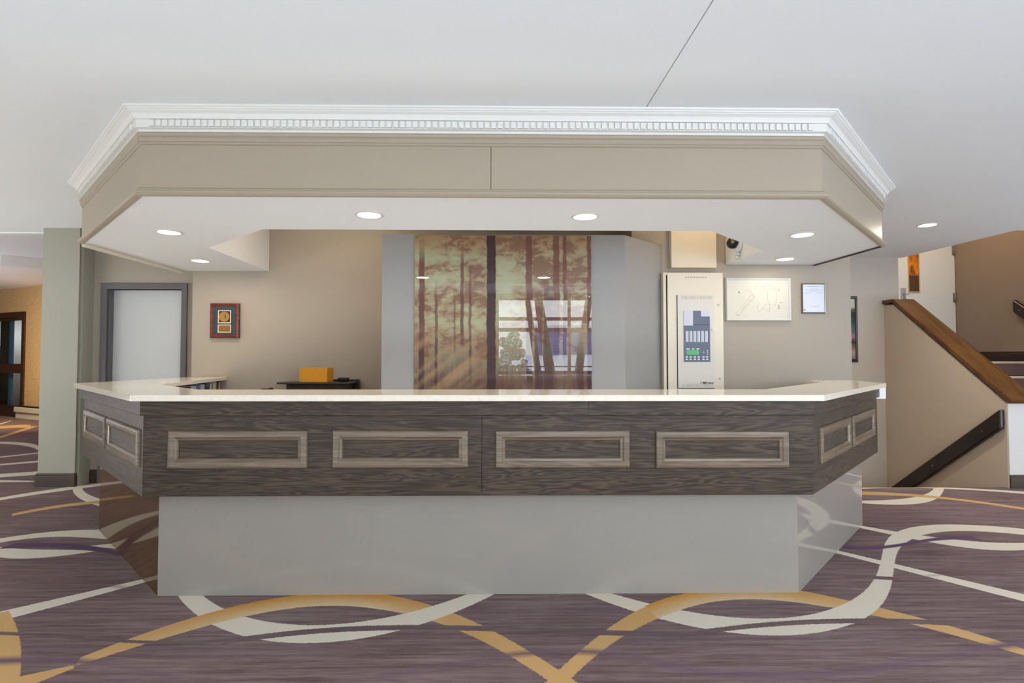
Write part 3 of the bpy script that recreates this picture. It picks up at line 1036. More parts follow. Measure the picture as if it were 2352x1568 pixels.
area_lamp('workspace_uplight', (-0.1, 3.95, 0.62), 3.6, 8.5, (250, 246, 244), size_y=0.7, rot=(PI, 0, 0))  # fill added behind the counter to brighten the soffit
area_lamp('stair_lamp', (5.9, 6.8, 3.90), 0.35, 16, (255, 225, 190))  # unseen fill added high over the stairs
area_lamp('well_lamp', (3.9, 6.0, -0.35), 0.2, 5, (255, 205, 140))  # warm fill added down in the stairwell, out of view
_sl = area_lamp('side_room_lamp', (FA.x - 2.0 * FD.x - 0.5 * FN.x, FA.y - 2.0 * FD.y - 0.5 * FN.y, 1.9), 0.5, 11, (225, 234, 255))  # fill added to light the room behind the glazed door
_sl.rotation_euler = Vector((-FN.x, -FN.y, -0.5)).to_track_quat('-Z', 'Y').to_euler()

# ================================================================== reception desk
desk = thing('reception_desk', (0, 3.6, 0), 'octagonal reception desk with dark oak upper panels and a greige laminate base', 'desk')
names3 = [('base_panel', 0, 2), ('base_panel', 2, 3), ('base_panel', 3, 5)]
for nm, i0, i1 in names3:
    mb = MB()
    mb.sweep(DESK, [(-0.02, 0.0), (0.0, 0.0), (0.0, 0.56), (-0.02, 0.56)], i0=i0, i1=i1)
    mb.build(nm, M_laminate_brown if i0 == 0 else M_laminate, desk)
PZ0, PZ1, AZ1 = 0.554, 0.9785, 1.0575
prof_panel = [(-0.02, PZ0), (0.088, PZ0), (0.088, PZ1), (-0.02, PZ1)]
XS = -0.045
pathp = DESKP[:3] + [(XS - 0.001, YB), (XS + 0.001, YB)] + DESKP[3:]
mb = MB(); mb.sweep(pathp, prof_panel, i0=0, i1=2)
pan_left = mb.build('side_panel', M_wood, desk)
mb = MB(); mb.sweep(pathp, prof_panel, i0=2, i1=3)
pan_f1 = mb.build('front_panel', M_wood, desk)
mb = MB(); mb.sweep(pathp, prof_panel, i0=4, i1=5)
pan_f2 = mb.build('front_panel', M_wood, desk)
mb = MB(); mb.sweep(pathp, prof_panel, i0=5, i1=7)
pan_right = mb.build('side_panel', M_wood, desk)
mb = MB(); mb.sweep(DESKP, [(0.0, PZ0 + 0.01), (0.08, PZ0 + 0.01), (0.08, PZ1), (0.0, PZ1)])
mb.build('panel_core', M_dark, desk)
prof_apron = [(-0.02, PZ1 + 0.0005), (0.104, PZ1 + 0.0005), (0.106, PZ1 + 0.003), (0.106, AZ1 - 0.001), (-0.02, AZ1 - 0.001)]
XS2 = 0.521
patha = DESKP[:3] + [(XS2 - 0.0008, YB), (XS2 + 0.0008, YB)] + DESKP[3:]
for i0, i1 in ((0, 2), (2, 3), (4, 5), (5, 7)):
    mb = MB(); mb.sweep(patha, prof_apron, i0=i0, i1=i1)
    mb.build('apron', M_wood, desk)
MST = [(0, 0.45), (0.10, 0.05), (0.30, 0.0), (0.60, 0.0), (0.72, 0.30), (0.92, 0.45), (1.0, 0.75)]
yf = YB - 0.088
for par, (x0, x1, z0, z1) in ((pan_f1, (-1.696, -0.965, 0.700, 0.900)), (pan_f1, (-0.834, -0.116, 0.702, 0.900)), (pan_f2, (0.027, 0.742, 0.700, 0.898)), (pan_f2, (0.881, 1.595, 0.698, 0.895))):
    frame('moulding', M_mould, par, x0, x1, z0, z1, yf - 0.018, 0.054, 0.0185, steps=MST)
t22 = math.tan(PI / 8)
cL = (XL - 0.088 * t22, YB - 0.088)
cR = (XR + 0.088 * t22, YB - 0.088)
h = math.sqrt(0.5)
ML = Matrix(((h, h, 0, cL[0]), (-h, h, 0, cL[1]), (0, 0, 1, 0), (0, 0, 0, 1)))
MR = Matrix(((h, -h, 0, cR[0]), (h, h, 0, cR[1]), (0, 0, 1, 0), (0, 0, 0, 1)))
for s0, s1 in ((0.047, 0.845), (0.900, 1.650)):
    frame('moulding', M_mould, pan_left, -s1, -s0, 0.700, 0.900, -0.018, 0.054, 0.0185, M=ML, steps=MST)
for s0, s1 in ((0.127, 0.845), (0.912, 1.640)):
    frame('moulding', M_mould, pan_right, s0, s1, 0.700, 0.900, -0.018, 0.054, 0.0185, M=MR, steps=MST)
mb = MB()
mb.box(2.95, 3.070, 4.14, 4.54, 0.965, 1.056, bev=0.004)
mb.build('end_bracket', M_white, desk)['label'] = 'white bracket under the right end of the counter'

TOP = [(-3.1, 4.049), (-1.858, 2.807), (1.754, 2.807), (3.034, 4.087), (3.11, 4.60), (2.715, 4.60), (2.644, 4.26), (1.70, 3.315), (-1.775, 3.30), (-2.405, 3.93), (-2.60, 5.345), (-2.945, 5.345)]
ct = MB().prism(TOP, 1.0578, 1.090, bev=0.003)
o = ct.build('countertop', M_quartz)
tag(o, 'cream stone countertop lying on the reception desk', 'countertop')

# ================================================================== book shelf under the left return of the counter
shelf = thing('return_bookshelf', (-2.75, 4.7, 0), 'dark open shelf unit under the left return of the cream counter', 'shelf')
p0 = Vector((-2.445, 3.98)); p1 = Vector((-2.625, 5.32))
sd = (p1 - p0).normalized(); sn = Vector((sd.y, -sd.x))      # sn points into the work area
MS = Matrix(((sd.x, -sn.x, 0, p0.x), (sd.y, -sn.y, 0, p0.y), (0, 0, 1, 0), (0, 0, 0, 1)))
SL = (p1 - p0).length
mb = MB(); mb.box(0, SL, 0.30, 0.318, 0.02, 1.05, M=MS); mb.build('back_board', M_stand, shelf)
for a in (0.0, SL - 0.02):
    mb = MB(); mb.box(a, a + 0.02, 0.02, 0.30, 0, 1.056, M=MS); mb.build('side_board', M_stand, shelf)
for z in (0.05, 0.40, 0.765):
    mb = MB(); mb.box(0.021, SL - 0.021, 0.02, 0.299, z, z + 0.018, M=MS); mb.build('shelf_board', M_stand, shelf)
BOOKS = [(0.060, 0.245, (70, 22, 24), 'dark maroon book'), (0.050, 0.25, (150, 30, 44), 'crimson red book'), (0.060, 0.252, (214, 206, 200), 'off-white binder next to the red book'),
         (0.050, 0.25, (196, 204, 208), 'pale grey binder next to the blue one'), (0.095, 0.254, (92, 128, 160), 'wide steel blue binder'), (0.095, 0.256, (206, 208, 214), 'wide white binder right of the blue one'),
         (0.022, 0.262, (30, 28, 30), 'thin black folder beside the wide white binder'), (0.075, 0.262, (70, 78, 112), 'navy binder with a light edge'), (0.024, 0.258, (92, 104, 60), 'thin olive green book'),
         (0.048, 0.256, (220, 222, 190), 'pale green-white book'), (0.020, 0.258, (48, 34, 26), 'thin dark brown book'), (0.044, 0.256, (230, 224, 212), 'cream white book with a dark edge'),
         (0.052, 0.264, (222, 210, 194), 'taller cream book near the far end'), (0.040, 0.262, (58, 44, 30), 'dark book near the far end'), (0.030, 0.262, (120, 116, 88), 'grey-olive book, last but one on the shelf'), (0.028, 0.26, (214, 204, 170), 'cream book at the far end of the shelf')]
s = SL - 0.024
tot = 0
for (w, hh, rgb, lab) in reversed(BOOKS):
    s0, s1 = s - w + 0.002, s - 0.002
    c = MS @ Vector(((s0 + s1) / 2, 0.12, 0.784))
    bt = thing('book', tuple(c), lab + ' standing under the left counter return', 'book', 'books and binders under the left counter return')
    mc = simple('book_cover', rgb, 0.45, var=0.06)
    mb = MB()
    t_ = 0.0025
    mb.box(s0, s0 + t_, 0.02, 0.22, 0.7835, 0.7835 + hh, M=MS)
    mb.box(s1 - t_, s1, 0.02, 0.22, 0.7835, 0.7835 + hh, M=MS)
    mb.box(s0 + t_, s1 - t_, 0.015, 0.02, 0.7835, 0.7835 + hh, M=MS)
    mb.build('cover', mc, bt)
    mb = MB()
    mb.box(s0 + t_, s1 - t_, 0.0202, 0.215, 0.7865, 0.7835 + hh - 0.005, M=MS)
    mb.build('pages', M_white, bt)
    s -= w

# ================================================================== low cabinet, dark stand, orange box
cab = thing('low_cabinet', (-1.65, 5.1, 0), 'low dark cabinet standing against the wall behind the desk', 'cabinet')
mb = MB(); mb.box(-2.25, -0.98, 4.86, 5.335, 0.06, 0.935, bev=0.003); mb.box(-2.2, -1.03, 4.9, 5.33, 0.0, 0.06); mb.build('body', M_stand, cab)
mb = MB(); mb.box(-2.27, -0.96, 4.84, 5.34, 0.9355, 0.965, bev=0.003); mb.build('cabinet_top', M_stand, cab)
for k in range(3):
    x0 = -2.24 + k * 0.42
    mb = MB(); mb.box(x0 + 0.005, x0 + 0.412, 4.842, 4.8595, 0.08, 0.925, bev=0.002); d = mb.build('door', M_stand, cab)
    mb = MB(); mb.cyl((x0 + 0.37, 4.832, 0.6), 0.006, 0.12, seg=12); mb.build('handle', M_steel, d)
st_ = thing('riser_stand', (-1.63, 5.1, 0.965), 'dark wood riser stand on the low cabinet carrying the orange box', 'stand')
mb = MB(); mb.box(-1.975, -1.30, 5.0, 5.27, 1.034, 1.052, bev=0.003); mb.build('top_board', M_stand, st_)
mb = MB(); mb.box(-1.90, -1.352, 5.04, 5.25, 0.9655, 1.0335); mb.build('body', M_stand, st_)
mb = MB(); mb.box(-1.355, -1.330, 5.035, 5.255, 0.9655, 1.0335); mb.build('side_board', M_stand, st_)
tag(MB().box(-1.86, -1.285, 5.275, 5.338, 0.9655, 1.068, bev=0.004).build('dark_tray', M_stand), 'dark tray edge behind the orange box, against the wall', 'tray')
tag(MB().box(-1.452, -1.36, 5.12, 5.22, 1.0525, 1.090, bev=0.012).build('tape_dispenser', M_black), 'small black object right of the orange box', 'desk item')
bx = thing('cardboard_box', (-1.62, 5.1, 1.0525), 'orange-yellow box sitting on the dark riser stand', 'box')
Mb = Matrix.Translation((-1.625, 5.085, 0)) @ Matrix.Rotation(R_ if False else math.radians(-12), 4, 'Z')
m_, t_, b_ = material('orange_cardboard')
t_.put(b_.inputs['Base Color'], t_.mix(t_.noise(t_.mapping(t_.coord('Object'), sc=(6, 6, 40)), 3, 3), lin((216, 152, 34)), lin((200, 132, 26))))
b_.inputs['Roughness'].default_value = 0.5
M_box = m_
mb = MB(); mb.box(-0.150, 0.130, -0.06, 0.06, 1.0525, 1.182, bev=0.003, M=Mb); mb.build('carton', M_box, bx)
mb = MB(); mb.box(-0.151, 0.131, -0.0605, 0.0605, 1.176, 1.186, bev=0.002, M=Mb); mb.build('lid', M_box, bx)
# the little dark wedge left of the stand
mb = MB()
mb.prism([(-2.09, 4.93), (-2.00, 4.95), (-1.995, 4.985), (-2.09, 4.965)], 0.9655, 0.978)
mb.box(-2.025, -1.995, 4.95, 4.985, 0.978, 1.004, bev=0.004)
mb.prism([(-2.085, 4.935), (-2.00, 4.955), (-2.0, 4.975), (-2.085, 4.96)], 0.984, 0.998)
tag(mb.build('stapler', M_black), 'small black stapler left of the dark riser stand', 'stapler')

# ================================================================== central bay with the forest picture
mb = MB()
mb.prism([(-0.905, 5.349), (-0.905, 4.48), (1.129, 4.48), (1.580, 4.904), (1.295, 4.904), (1.295, 5.349)], 0, 2.312)
struct(mb.build('wall_center', M_wall_grey), 'grey projecting bay behind the desk')
MX0, MX1, MZ0, MZ1 = -0.630, 0.842, 0.92, 2.300
pic = thing('forest_picture', (0.106, 4.47, MZ0), 'large sepia forest photograph behind glass on the grey bay', 'picture')
mb = MB(); mb.box(MX0, MX1, 4.462, 4.478, MZ0, MZ1)
mb.build('glazed_print', mural_mat(MX0, MX1, MZ0, MZ1), pic)
for (a, z) in ((MX0 + 0.02, 2.285), (MX1 - 0.02, 2.285), (MX1 - 0.02, 1.79), (MX0 + 0.02, 1.16)):
    mb = MB(); mb.cyl((a, 4.457, z), 0.006, 0.012, axis='Y', seg=12); mb.build('standoff_pin', M_steel, pic)

# ================================================================== fire alarm cabinet
FX = lambda px: 1.557 + (px - 1524) * 0.003864
FZ = lambda py: 2.051 - (py - 625) * 0.00391
fa = thing('fire_alarm_cabinet', (1.83, 4.85, 0.92), 'tall cream fire alarm cabinet with a green display, on the right wall', 'alarm panel')
yF = 4.80
mb = MB(); mb.box(FX(1524), FX(1664), 4.812, 4.903, 0.90, FZ(625), bev=0.004); mb.build('housing', M_cream, fa)
mb = MB(); mb.box(FX(1533), FX(1663), yF, 4.8115, 0.915, FZ(627), bev=0.002); od = mb.build('outer_door', M_cream, fa)
mb = MB(); mb.box(FX(1531), FX(1532.8), yF + 0.006, 4.8125, 0.92, FZ(632)); mb.build('hinge_gap', M_dark, fa)
mb = MB()
for k in range(10):
    mb.cyl((FX(1576 + k * 5.2), yF - 0.0004, FZ(636.5)), 0.0055, 0.002, axis='Y', seg=12)
mb.build('vent_holes', simple('vent_shadow', (150, 144, 128), 0.7), od)
mb = MB(); mb.box(FX(1555.5), FX(1641), yF - 0.008, yF - 0.0005, FZ(891), FZ(677), bev=0.0015); idr = mb.build('inner_door', simple('pale_grey_enamel', (212, 209, 198), 0.4, var=0.01), fa)
yI = yF - 0.008
mb = MB(); mb.box(FX(1554), FX(1555.6), yF - 0.003, yF, FZ(891), FZ(678)); mb.box(FX(1554), FX(1640), yF - 0.003, yF, FZ(892.2), FZ(891)); mb.build('door_gap', M_dark, fa)
M_louvre = simple('louvre_grey', (166, 164, 154), 0.6)
for y0, y1 in ((680, 687), (882.5, 888)):
    mb = MB()
    for k in range(20):
        mb.box(FX(1565.5 + k * 3.6), FX(1566.6 + k * 3.6), yI - 0.0006, yI, FZ(y1), FZ(y0))
    mb.build('louvres', M_louvre, idr)
M_disp = simple('slate_blue_plate', (88, 96, 114), 0.35)
mb = MB(); mb.box(FX(1569), FX(1630.5), yI - 0.003, yI - 0.0002, FZ(831), FZ(714)); plate = mb.build('display_plate', M_disp, fa)
yP = yI - 0.003
M_paper2 = simple('white_paper', (206, 208, 222), 0.7)
for (a, b, c, d) in ((1569, 1591, 714, 748), (1610, 1630.5, 714, 727)):
    mb = MB(); mb.box(FX(a), FX(b), yP - 0.001, yP, FZ(d), FZ(c)); mb.build('paper_note', M_paper2, plate)
mb = MB(); mb.box(FX(1591), FX(1628), yP - 0.001, yP, FZ(746.5), FZ(745.5)); mb.build('seam_line', M_black, plate)
for k in range(6):
    a = 1573.5 + k * 9.0
    mb = MB(); mb.box(FX(a), FX(a + 6.6), yP - 0.0015, yP, FZ(785.6), FZ(760.5))
    sp = mb.build('zone_strip', M_paper2, plate)
    mb = MB()
    for j in range(8):
        mb.box(FX(a + 0.6), FX(a + 4.2), yP - 0.0018, yP - 0.0015, FZ(784.6 - j * 3.05 - 1.2 + 1), FZ(784.0 - j * 3.05 - 1.2 + 1))
    mb.build('strip_lines', simple('strip_ink', (150, 152, 168), 0.6), sp)
mb = MB(); mb.box(FX(1575), FX(1604), yP - 0.002, yP, FZ(815), FZ(804)); mb.build('lcd_screen', simple('green_lcd', (70, 160, 92), 0.3, emit=(70, 170, 90), estr=0.12), plate)
M_btn = simple('white_buttons', (214, 218, 226), 0.4)
for (a, b) in ((1574.5, 1582.5), (1587.5, 1593.5), (1598.5, 1605)):
    mb = MB(); mb.box(FX(a), FX(b), yP - 0.002, yP, FZ(802.8), FZ(800)); mb.build('status_lamp', M_btn, plate)
for a in (1573, 1582, 1592, 1601, 1612, 1620.5):
    for b in (818.3, 823.6):
        mb = MB(); mb.box(FX(a), FX(a + 5), yP - 0.002, yP, FZ(b + 3.4), FZ(b)); mb.build('button', M_btn, plate)
mb = MB(); mb.box(FX(1608), FX(1620), yP - 0.0015, yP, FZ(809.6), FZ(808.6)); mb.box(FX(1613.6), FX(1614.6), yP - 0.0014, yP, FZ(815), FZ(803)); mb.build('cursor_cross', simple('cursor_ink', (150, 160, 176), 0.5), plate)
for b in (804, 808, 812.5):
    mb = MB(); mb.cyl((FX(1624), yP - 0.001, FZ(b + 1.2)), 0.005, 0.002, axis='Y', seg=12); mb.build('button', M_btn, plate)
for (a, b, yy, par) in ((1653, 700, yF, od), (1636.5, 757, yI, idr), (1654, 869, yF, od)):
    mb = MB(); mb.cyl((FX(a), yy - 0.004, FZ(b)), 0.009, 0.008, axis='Y', seg=16); mb.cyl((FX(a), yy - 0.009, FZ(b)), 0.004, 0.004, axis='Y', seg=10); mb.build('lock', M_steel, par)
M_ink = simple('dark_ink', (70, 66, 62), 0.6)
text_mesh('maker_lettering', 'Mircom', M_ink, idr, FX(1612.5), FZ(881.5), yI - 0.0008, 0.030, shear=0.25)
mb = MB()
for k in range(2):
    mb.prism([(0, 0), (0.004, 0), (0.014, 0.022), (0.011, 0.022)], 0, 0.0008, M=Matrix.Translation((FX(1606.5) + k * 0.011, yI, FZ(881.5))) @ Matrix.Rotation(PI / 2, 4, 'X'))
mb.build('maker_mark', M_ink, idr)
# chase above the cabinet
tag(MB().box(1.644, 2.056, 4.84, 4.904, 2.100, 2.949, bev=0.003).build('conduit_cover', M_cream2), 'cream rectangular conduit cover on the wall above the fire alarm cabinet', 'cover')

# ================================================================== framed plan and certificate
fp = thing('framed_floor_plan', (2.456, 4.9, 1.818), 'white framed building plan in faint lines beside the fire alarm cabinet', 'framed plan')
frame('frame', simple('soft_white_frame', (206, 208, 205), 0.35), fp, 2.156, 2.757, 1.619, 2.017, 4.872, 0.024, 0.030)
M_planpaper = simple('plan_paper', (208, 205, 192), 0.5, var=0.01)
mb = MB(); mb.box(2.175, 2.738, 4.885, 4.900, 1.638, 1.998); sheet = mb.build('sheet', M_planpaper, fp)
m_, t_, b_ = material('faint_plan_ink')
b_.inputs['Base Color'].default_value = lin((188, 180, 160))
M_plan = m_


def px_plan(px, py):
    # crop coordinates of the photographed plan (0..2352 over 330 px) to the sheet
    return (2.156 + (px / 7.127 + 1660 - 1667) * 0.601 / 151, 2.017 - (py / 7.127 + 620 - 637) * 0.398 / 100)


def strokes(mb, lines, w, y):
    for ln in lines:
        for a, b in zip(ln[:-1], ln[1:]):
            p = Vector(px_plan(*a)); q = Vector(px_plan(*b))
            d = q - p
            L = d.length
            if L < 1e-5:
                continue
            d.normalize()
            M = Matrix(((d.x, 0, -d.y, p.x), (0, 1, 0, y), (d.y, 0, d.x, p.y), (0, 0, 0, 1)))
            mb.box(0, L, -0.0006, 0.0006, -w / 2, w / 2, M=M)


mb = MB()
strokes(mb, [[(215, 715), (250, 750), (520, 430), (480, 400), (215, 715)], [(300, 700), (345, 610), (390, 560)], [(360, 330), (470, 350), (520, 430)], [(530, 300), (560, 240), (620, 250)], [(560, 240), (600, 200), (720, 230), (880, 290), (860, 330), (640, 260)],
             [(880, 290), (895, 420), (880, 560), (850, 600)], [(740, 330), (740, 500), (770, 520), (770, 600)], [(600, 520), (570, 620), (600, 690), (640, 640), (830, 630)], [(640, 640), (720, 560), (880, 560)], [(720, 680), (770, 680), (770, 580)],
             [(540, 410), (500, 490), (460, 520), (430, 500)], [(640, 250), (630, 310)], [(700, 225), (690, 280)], [(780, 255), (770, 300)], [(350, 600), (400, 640)], [(400, 540), (440, 590)], [(440, 480), (490, 520)]], 0.0030, 4.8845)
mb.build('plan_lines', M_plan, fp)
M_pmark = simple('plan_ink_dark', (150, 146, 134), 0.6)
for ln in ([[(262, 345), (282, 380)], [(268, 380), (280, 345)], [(915, 560), (930, 640)], [(905, 640), (940, 590)], [(945, 530), (985, 530)], [(225, 735), (265, 750)], [(920, 310), (940, 340)]]):
    mb = MB()
    strokes(mb, [ln], 0.005, 4.8843)
    mb.build('plan_mark', M_pmark, fp)

ce = thing('framed_certificate', (2.972, 4.9, 1.829), 'small silver framed certificate right of the building plan', 'framed certificate')
frame('frame', M_steel, ce, 2.863, 3.081, 1.690, 1.967, 4.884, 0.012, 0.018)
mb = MB(); mb.box(2.873, 3.071, 4.8905, 4.902, 1.700, 1.957); mb.build('sheet', simple('certificate_paper', (214, 220, 232), 0.4, var=0.01), ce)
M_cink = simple('certificate_ink', (160, 164, 178), 0.6)
for (z, a, b) in ((1.938, 0.02, 0.9), (1.934, 0.3, 0.7), (1.915, 0.30, 0.72), (1.903, 0.1, 0.92), (1.894, 0.35, 0.68), (1.880, 0.1, 0.45), (1.880, 0.6, 0.9), (1.866, 0.1, 0.3), (1.755, 0.25, 0.75), (1.750, 0.5, 0.7)):
    mb = MB()
    mb.box(2.873 + 0.198 * a, 2.873 + 0.198 * b, 4.8899, 4.8906, z, z + 0.0022)
    mb.build('text_line', M_cink, ce)
mb = MB(); mb.cyl((2.887, 4.8902, 1.722), 0.007, 0.001, axis='Y', seg=16); mb.build('seal', simple('seal_ink', (120, 110, 134), 0.6), ce)

# tall dark framed picture on the set-back wall
tp = thing('tall_framed_picture', (4.47, 6.9, 1.65), 'tall dark framed picture half hidden behind the corner of the right wall', 'picture')
frame('frame', simple('black_frame', (48, 38, 40), 0.35), tp, 4.20, 4.755, 1.222, 2.078, 6.872, 0.04, 0.028)
m_, t_, b_ = material('dark_landscape_print')
_z = t_.sep(t_.pos())[2]
_n = t_.noise(t_.mapping(t_.pos(), sc=(9, 1, 6)), 3, 6, 0.75)
_f = t_.m('ADD', t_.rng(_z, 1.25, 2.05), t_.m('MULTIPLY', t_.m('SUBTRACT', _n, 0.5), 0.28))
t_.put(b_.inputs['Base Color'], t_.ramp(_f, [(0.0, lin((104, 98, 110))), (0.12, lin((176, 144, 122))), (0.27, lin((40, 34, 34))), (0.38, lin((150, 120, 112))), (0.46, lin((84, 98, 100))), (0.62, lin((44, 62, 62))), (0.78, lin((30, 34, 30))), (0.86, lin((190, 184, 160)))]))
b_.inputs['Roughness'].default_value = 0.2
mb = MB(); mb.box(4.235, 4.72, 6.884, 6.898, 1.258, 2.042); mb.build('print', m_, tp)

# ================================================================== award plaque
pl = thing('award_plaque', (-2.615, 5.33, 1.47), 'mahogany framed award plaque with a gold medallion on the rear left wall', 'plaque')
frame('frame', M_mahog, pl, -2.757, -2.478, 1.472, 1.812, 5.305, 0.036, 0.043, steps=[(0, 0.25), (0.35, 0.0), (0.7, 0.1), (1, 0.35)])
mb = MB(); mb.box(-2.725, -2.510, 5.318, 5.330, 1.504, 1.780); mb.build('mat_board', simple('teal_mat_board', (42, 66, 76), 0.6, var=0.1), pl)
M_gold = simple('gold_metal', (196, 150, 88), 0.35, metal=0.7)
M_lgold = simple('pale_gold_border', (226, 206, 176), 0.4)
frame('medal_border', M_lgold, pl, -2.681, -2.553, 1.616, 1.746, 5.312, 0.010, 0.007)
mb = MB(); mb.box(-2.673, -2.561, 5.3165, 5.3185, 1.624, 1.738); mb.build('medal_backing', simple('dark_bronze', (58, 40, 20), 0.5), pl)
mb = MB(); mb.cyl((-2.617, 5.3125, 1.681), 0.050, 0.008, axis='Y', seg=36); med = mb.build('medallion', M_gold, pl)
mb = MB(); mb.cyl((-2.623, 5.308, 1.686), 0.022, 0.003, axis='Y', seg=24); mb.box(-2.610, -2.598, 5.3065, 5.309, 1.662, 1.706, bev=0.001); mb.box(-2.645, -2.590, 5.3068, 5.309, 1.650, 1.660, bev=0.001); mb.build('relief', M_gold, med)
frame('plate_border', M_lgold, pl, -2.681, -2.551, 1.524, 1.604, 5.312, 0.009, 0.007)
mb = MB(); mb.box(-2.673, -2.559, 5.3165, 5.3185, 1.532, 1.596); mb.build('name_plate', simple('bronze_plate', (150, 104, 56), 0.4, metal=0.4), pl)

# ================================================================== security camera under the canopy
sc_ = thing('dome_camera', (2.12, 4.62, 2.25), 'black dome camera with white mount on the inner edge of the canopy, right side', 'security camera')
mb = MB(); mb.cyl((2.150, 4.62, 2.26), 0.062, 0.022, axis='X', seg=28); mb.cyl((2.130, 4.62, 2.26), 0.050, 0.02, axis='X', seg=28, r2=0.056); mb.build('mount', M_white, sc_)
mb = MB()
b2 = bmesh.new(); bmesh.ops.create_uvsphere(b2, u_segments=24, v_segments=14, radius=0.05)
for f in b2.faces:
    f.smooth = True
mb.add(b2, Matrix.Translation((2.095, 4.60, 2.275)))
mb.build('dome', M_black, sc_)
mb = MB(); mb.cyl((2.075, 4.556, 2.275), 0.014, 0.012, axis='Y', seg=16); mb.build('lens', M_steel, sc_)
mb = MB()
for k, (yy, zz) in enumerate(((4.60, 2.215), (4.61, 2.185), (4.63, 2.160))):
    mb.cyl((2.148, yy, zz), 0.012, 0.028, axis='X', seg=12)
mb.build('cable_boss', M_white, sc_)

# ================================================================== doors
d1 = MB().box(-3.945, -3.195, 5.665, 5.70, 0.006, 1.983).build('door_1', M_doorleaf)
struct(d1, 'light grey flush door in the recess left of the desk')
mb = MB()
mb.box(-4.012, -3.952, 5.575, 5.72, 0, 2.044)
mb.box(-3.952, -3.938, 5.60, 5.663, 0, 1.985)
mb.box(-3.188, -3.134, 5.575, 5.72, 0, 2.044)
mb.box(-3.952, -3.188, 5.575, 5.72, 1.985, 2.044)
mb.build('door_frame', M_doorframe, d1)
mb = MB(); mb.cyl((-3.26, 5.63, 1.0), 0.011, 0.07, axis='Y', seg=12); mb.box(-3.38, -3.25, 5.59, 5.605, 0.99, 1.01, bev=0.003); mb.build('lever_handle', M_steel, d1)
mb = MB(); mb.box(-4.128, -2.952, 5.592, 5.600, 2.052, 2.058); mb.box(-4.118, -4.110, 5.592, 5.600, 0.1, 2.052); mb.box(-2.958, -2.952, 5.592, 5.600, 0.1, 2.052)
struct(mb.build('trim_1', simple('pale_bead', (188, 176, 156), 0.5)), 'thin pale casing strip around the recess')
mb = MB(); mb.box(-4.131, -4.122, 5.425, 5.432, 0.14, 2.57)
struct(mb.build('trim_2', M_wall), 'thin pale corner bead of the pillar')

d2 = MB().box(5.885, 6.755, 7.70, 7.745, 1.24, 3.265).build('door_2', M_firedoor)
struct(d2, 'off-white fire door with a narrow window on the stair landing')
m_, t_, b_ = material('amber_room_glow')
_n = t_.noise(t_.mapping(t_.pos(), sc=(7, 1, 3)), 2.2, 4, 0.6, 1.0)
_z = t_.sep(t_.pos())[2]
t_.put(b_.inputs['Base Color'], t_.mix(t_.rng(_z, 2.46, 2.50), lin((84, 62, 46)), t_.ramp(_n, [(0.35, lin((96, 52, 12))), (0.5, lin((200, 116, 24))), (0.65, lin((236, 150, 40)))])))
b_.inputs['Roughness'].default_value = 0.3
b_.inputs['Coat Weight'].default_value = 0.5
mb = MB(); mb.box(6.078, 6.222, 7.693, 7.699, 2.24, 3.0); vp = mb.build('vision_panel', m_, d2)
frame('panel_rim', simple('amber_rim', (196, 170, 120), 0.4), vp, 6.064, 6.236, 2.226, 3.014, 7.688, 0.014, 0.011)
mb = MB(); mb.box(5.955, 6.025, 7.688, 7.699, 2.10, 2.29, bev=0.003); mb.cyl((5.99, 7.67, 2.2), 0.012, 0.04, axis='Y', seg=12); mb.box(5.985, 6.045, 7.648, 7.662, 2.185, 2.205, bev=0.004); mb.build('lever_handle', simple('dull_nickel', (160, 162, 164), 0.35), d2)
M_hinge = simple('dull_hinge', (128, 122, 114), 0.4)
for z in (2.09, 2.78):
    mb = MB(); mb.cyl((6.748, 7.692, z + 0.06), 0.011, 0.14, seg=12); mb.box(6.72, 6.757, 7.697, 7.7005, z - 0.01, z + 0.13); mb.build('hinge', M_hinge, d2)

# glazed door in the far left corridor
d3 = thing('door_3', (FA.x + 0.3, FA.y + 0.05, 0), 'dark brown glazed door in the far left corridor', 'door')
d3['kind'] = 'structure'
mb = MB()
mb.box(DU0 + 0.02, DU0 + 0.12, -0.03, 0.10, 0, 2.235, M=FWM)
mb.box(DU1 - 0.11, DU1 - 0.002, -0.03, 0.10, 0, 2.235, M=FWM)
mb.box(DU0 + 0.12, DU1 - 0.11, -0.03, 0.10, 2.12, 2.235, M=FWM)
mb.build('door_frame', M_gdark, d3)
mb = MB()
a, b = DU0 + 0.125, DU1 - 0.115
mb.box(a, a + 0.09, 0.02, 0.06, 0.01, 2.115, M=FWM)
mb.box(b - 0.035, b, 0.02, 0.06, 0.01, 2.115, M=FWM)
for z0, z1 in ((0.01, 0.24), (0.93, 1.13), (2.06, 2.115)):
    mb.box(a + 0.09, b - 0.035, 0.02, 0.06, z0, z1, M=FWM)
mb.build('door_leaf', M_gdark, d3)
mb = MB()
for z0, z1 in ((0.24, 0.93), (1.13, 2.06)):
    mb.box(a + 0.09, b - 0.035, 0.037, 0.043, z0, z1, M=FWM)
mb.build('door_glass', M_glass, d3)
mb = MB(); mb.box(0.06, 0.18, 0.13, 0.17, 0.02, 2.3, M=FWM); mb.box(-0.34, 0.06, 0.13, 0.19, 0.02, 2.3, M=FWM, mat=1)
tag(mb.build('blue_metal_post', [M_blue, M_black]), 'blue metal post seen through the glazed door on the left', 'post')
mb = MB(); mb.box(-8.9, 1.9, 1.46, 1.498, 1.30, 1.36, M=FWM); mb.box(-8.9, 1.9, 1.46, 1.498, 2.02, 2.06, M=FWM)
struct(mb.build('trim_3', M_blue), 'blue rails on the wall of the far room')

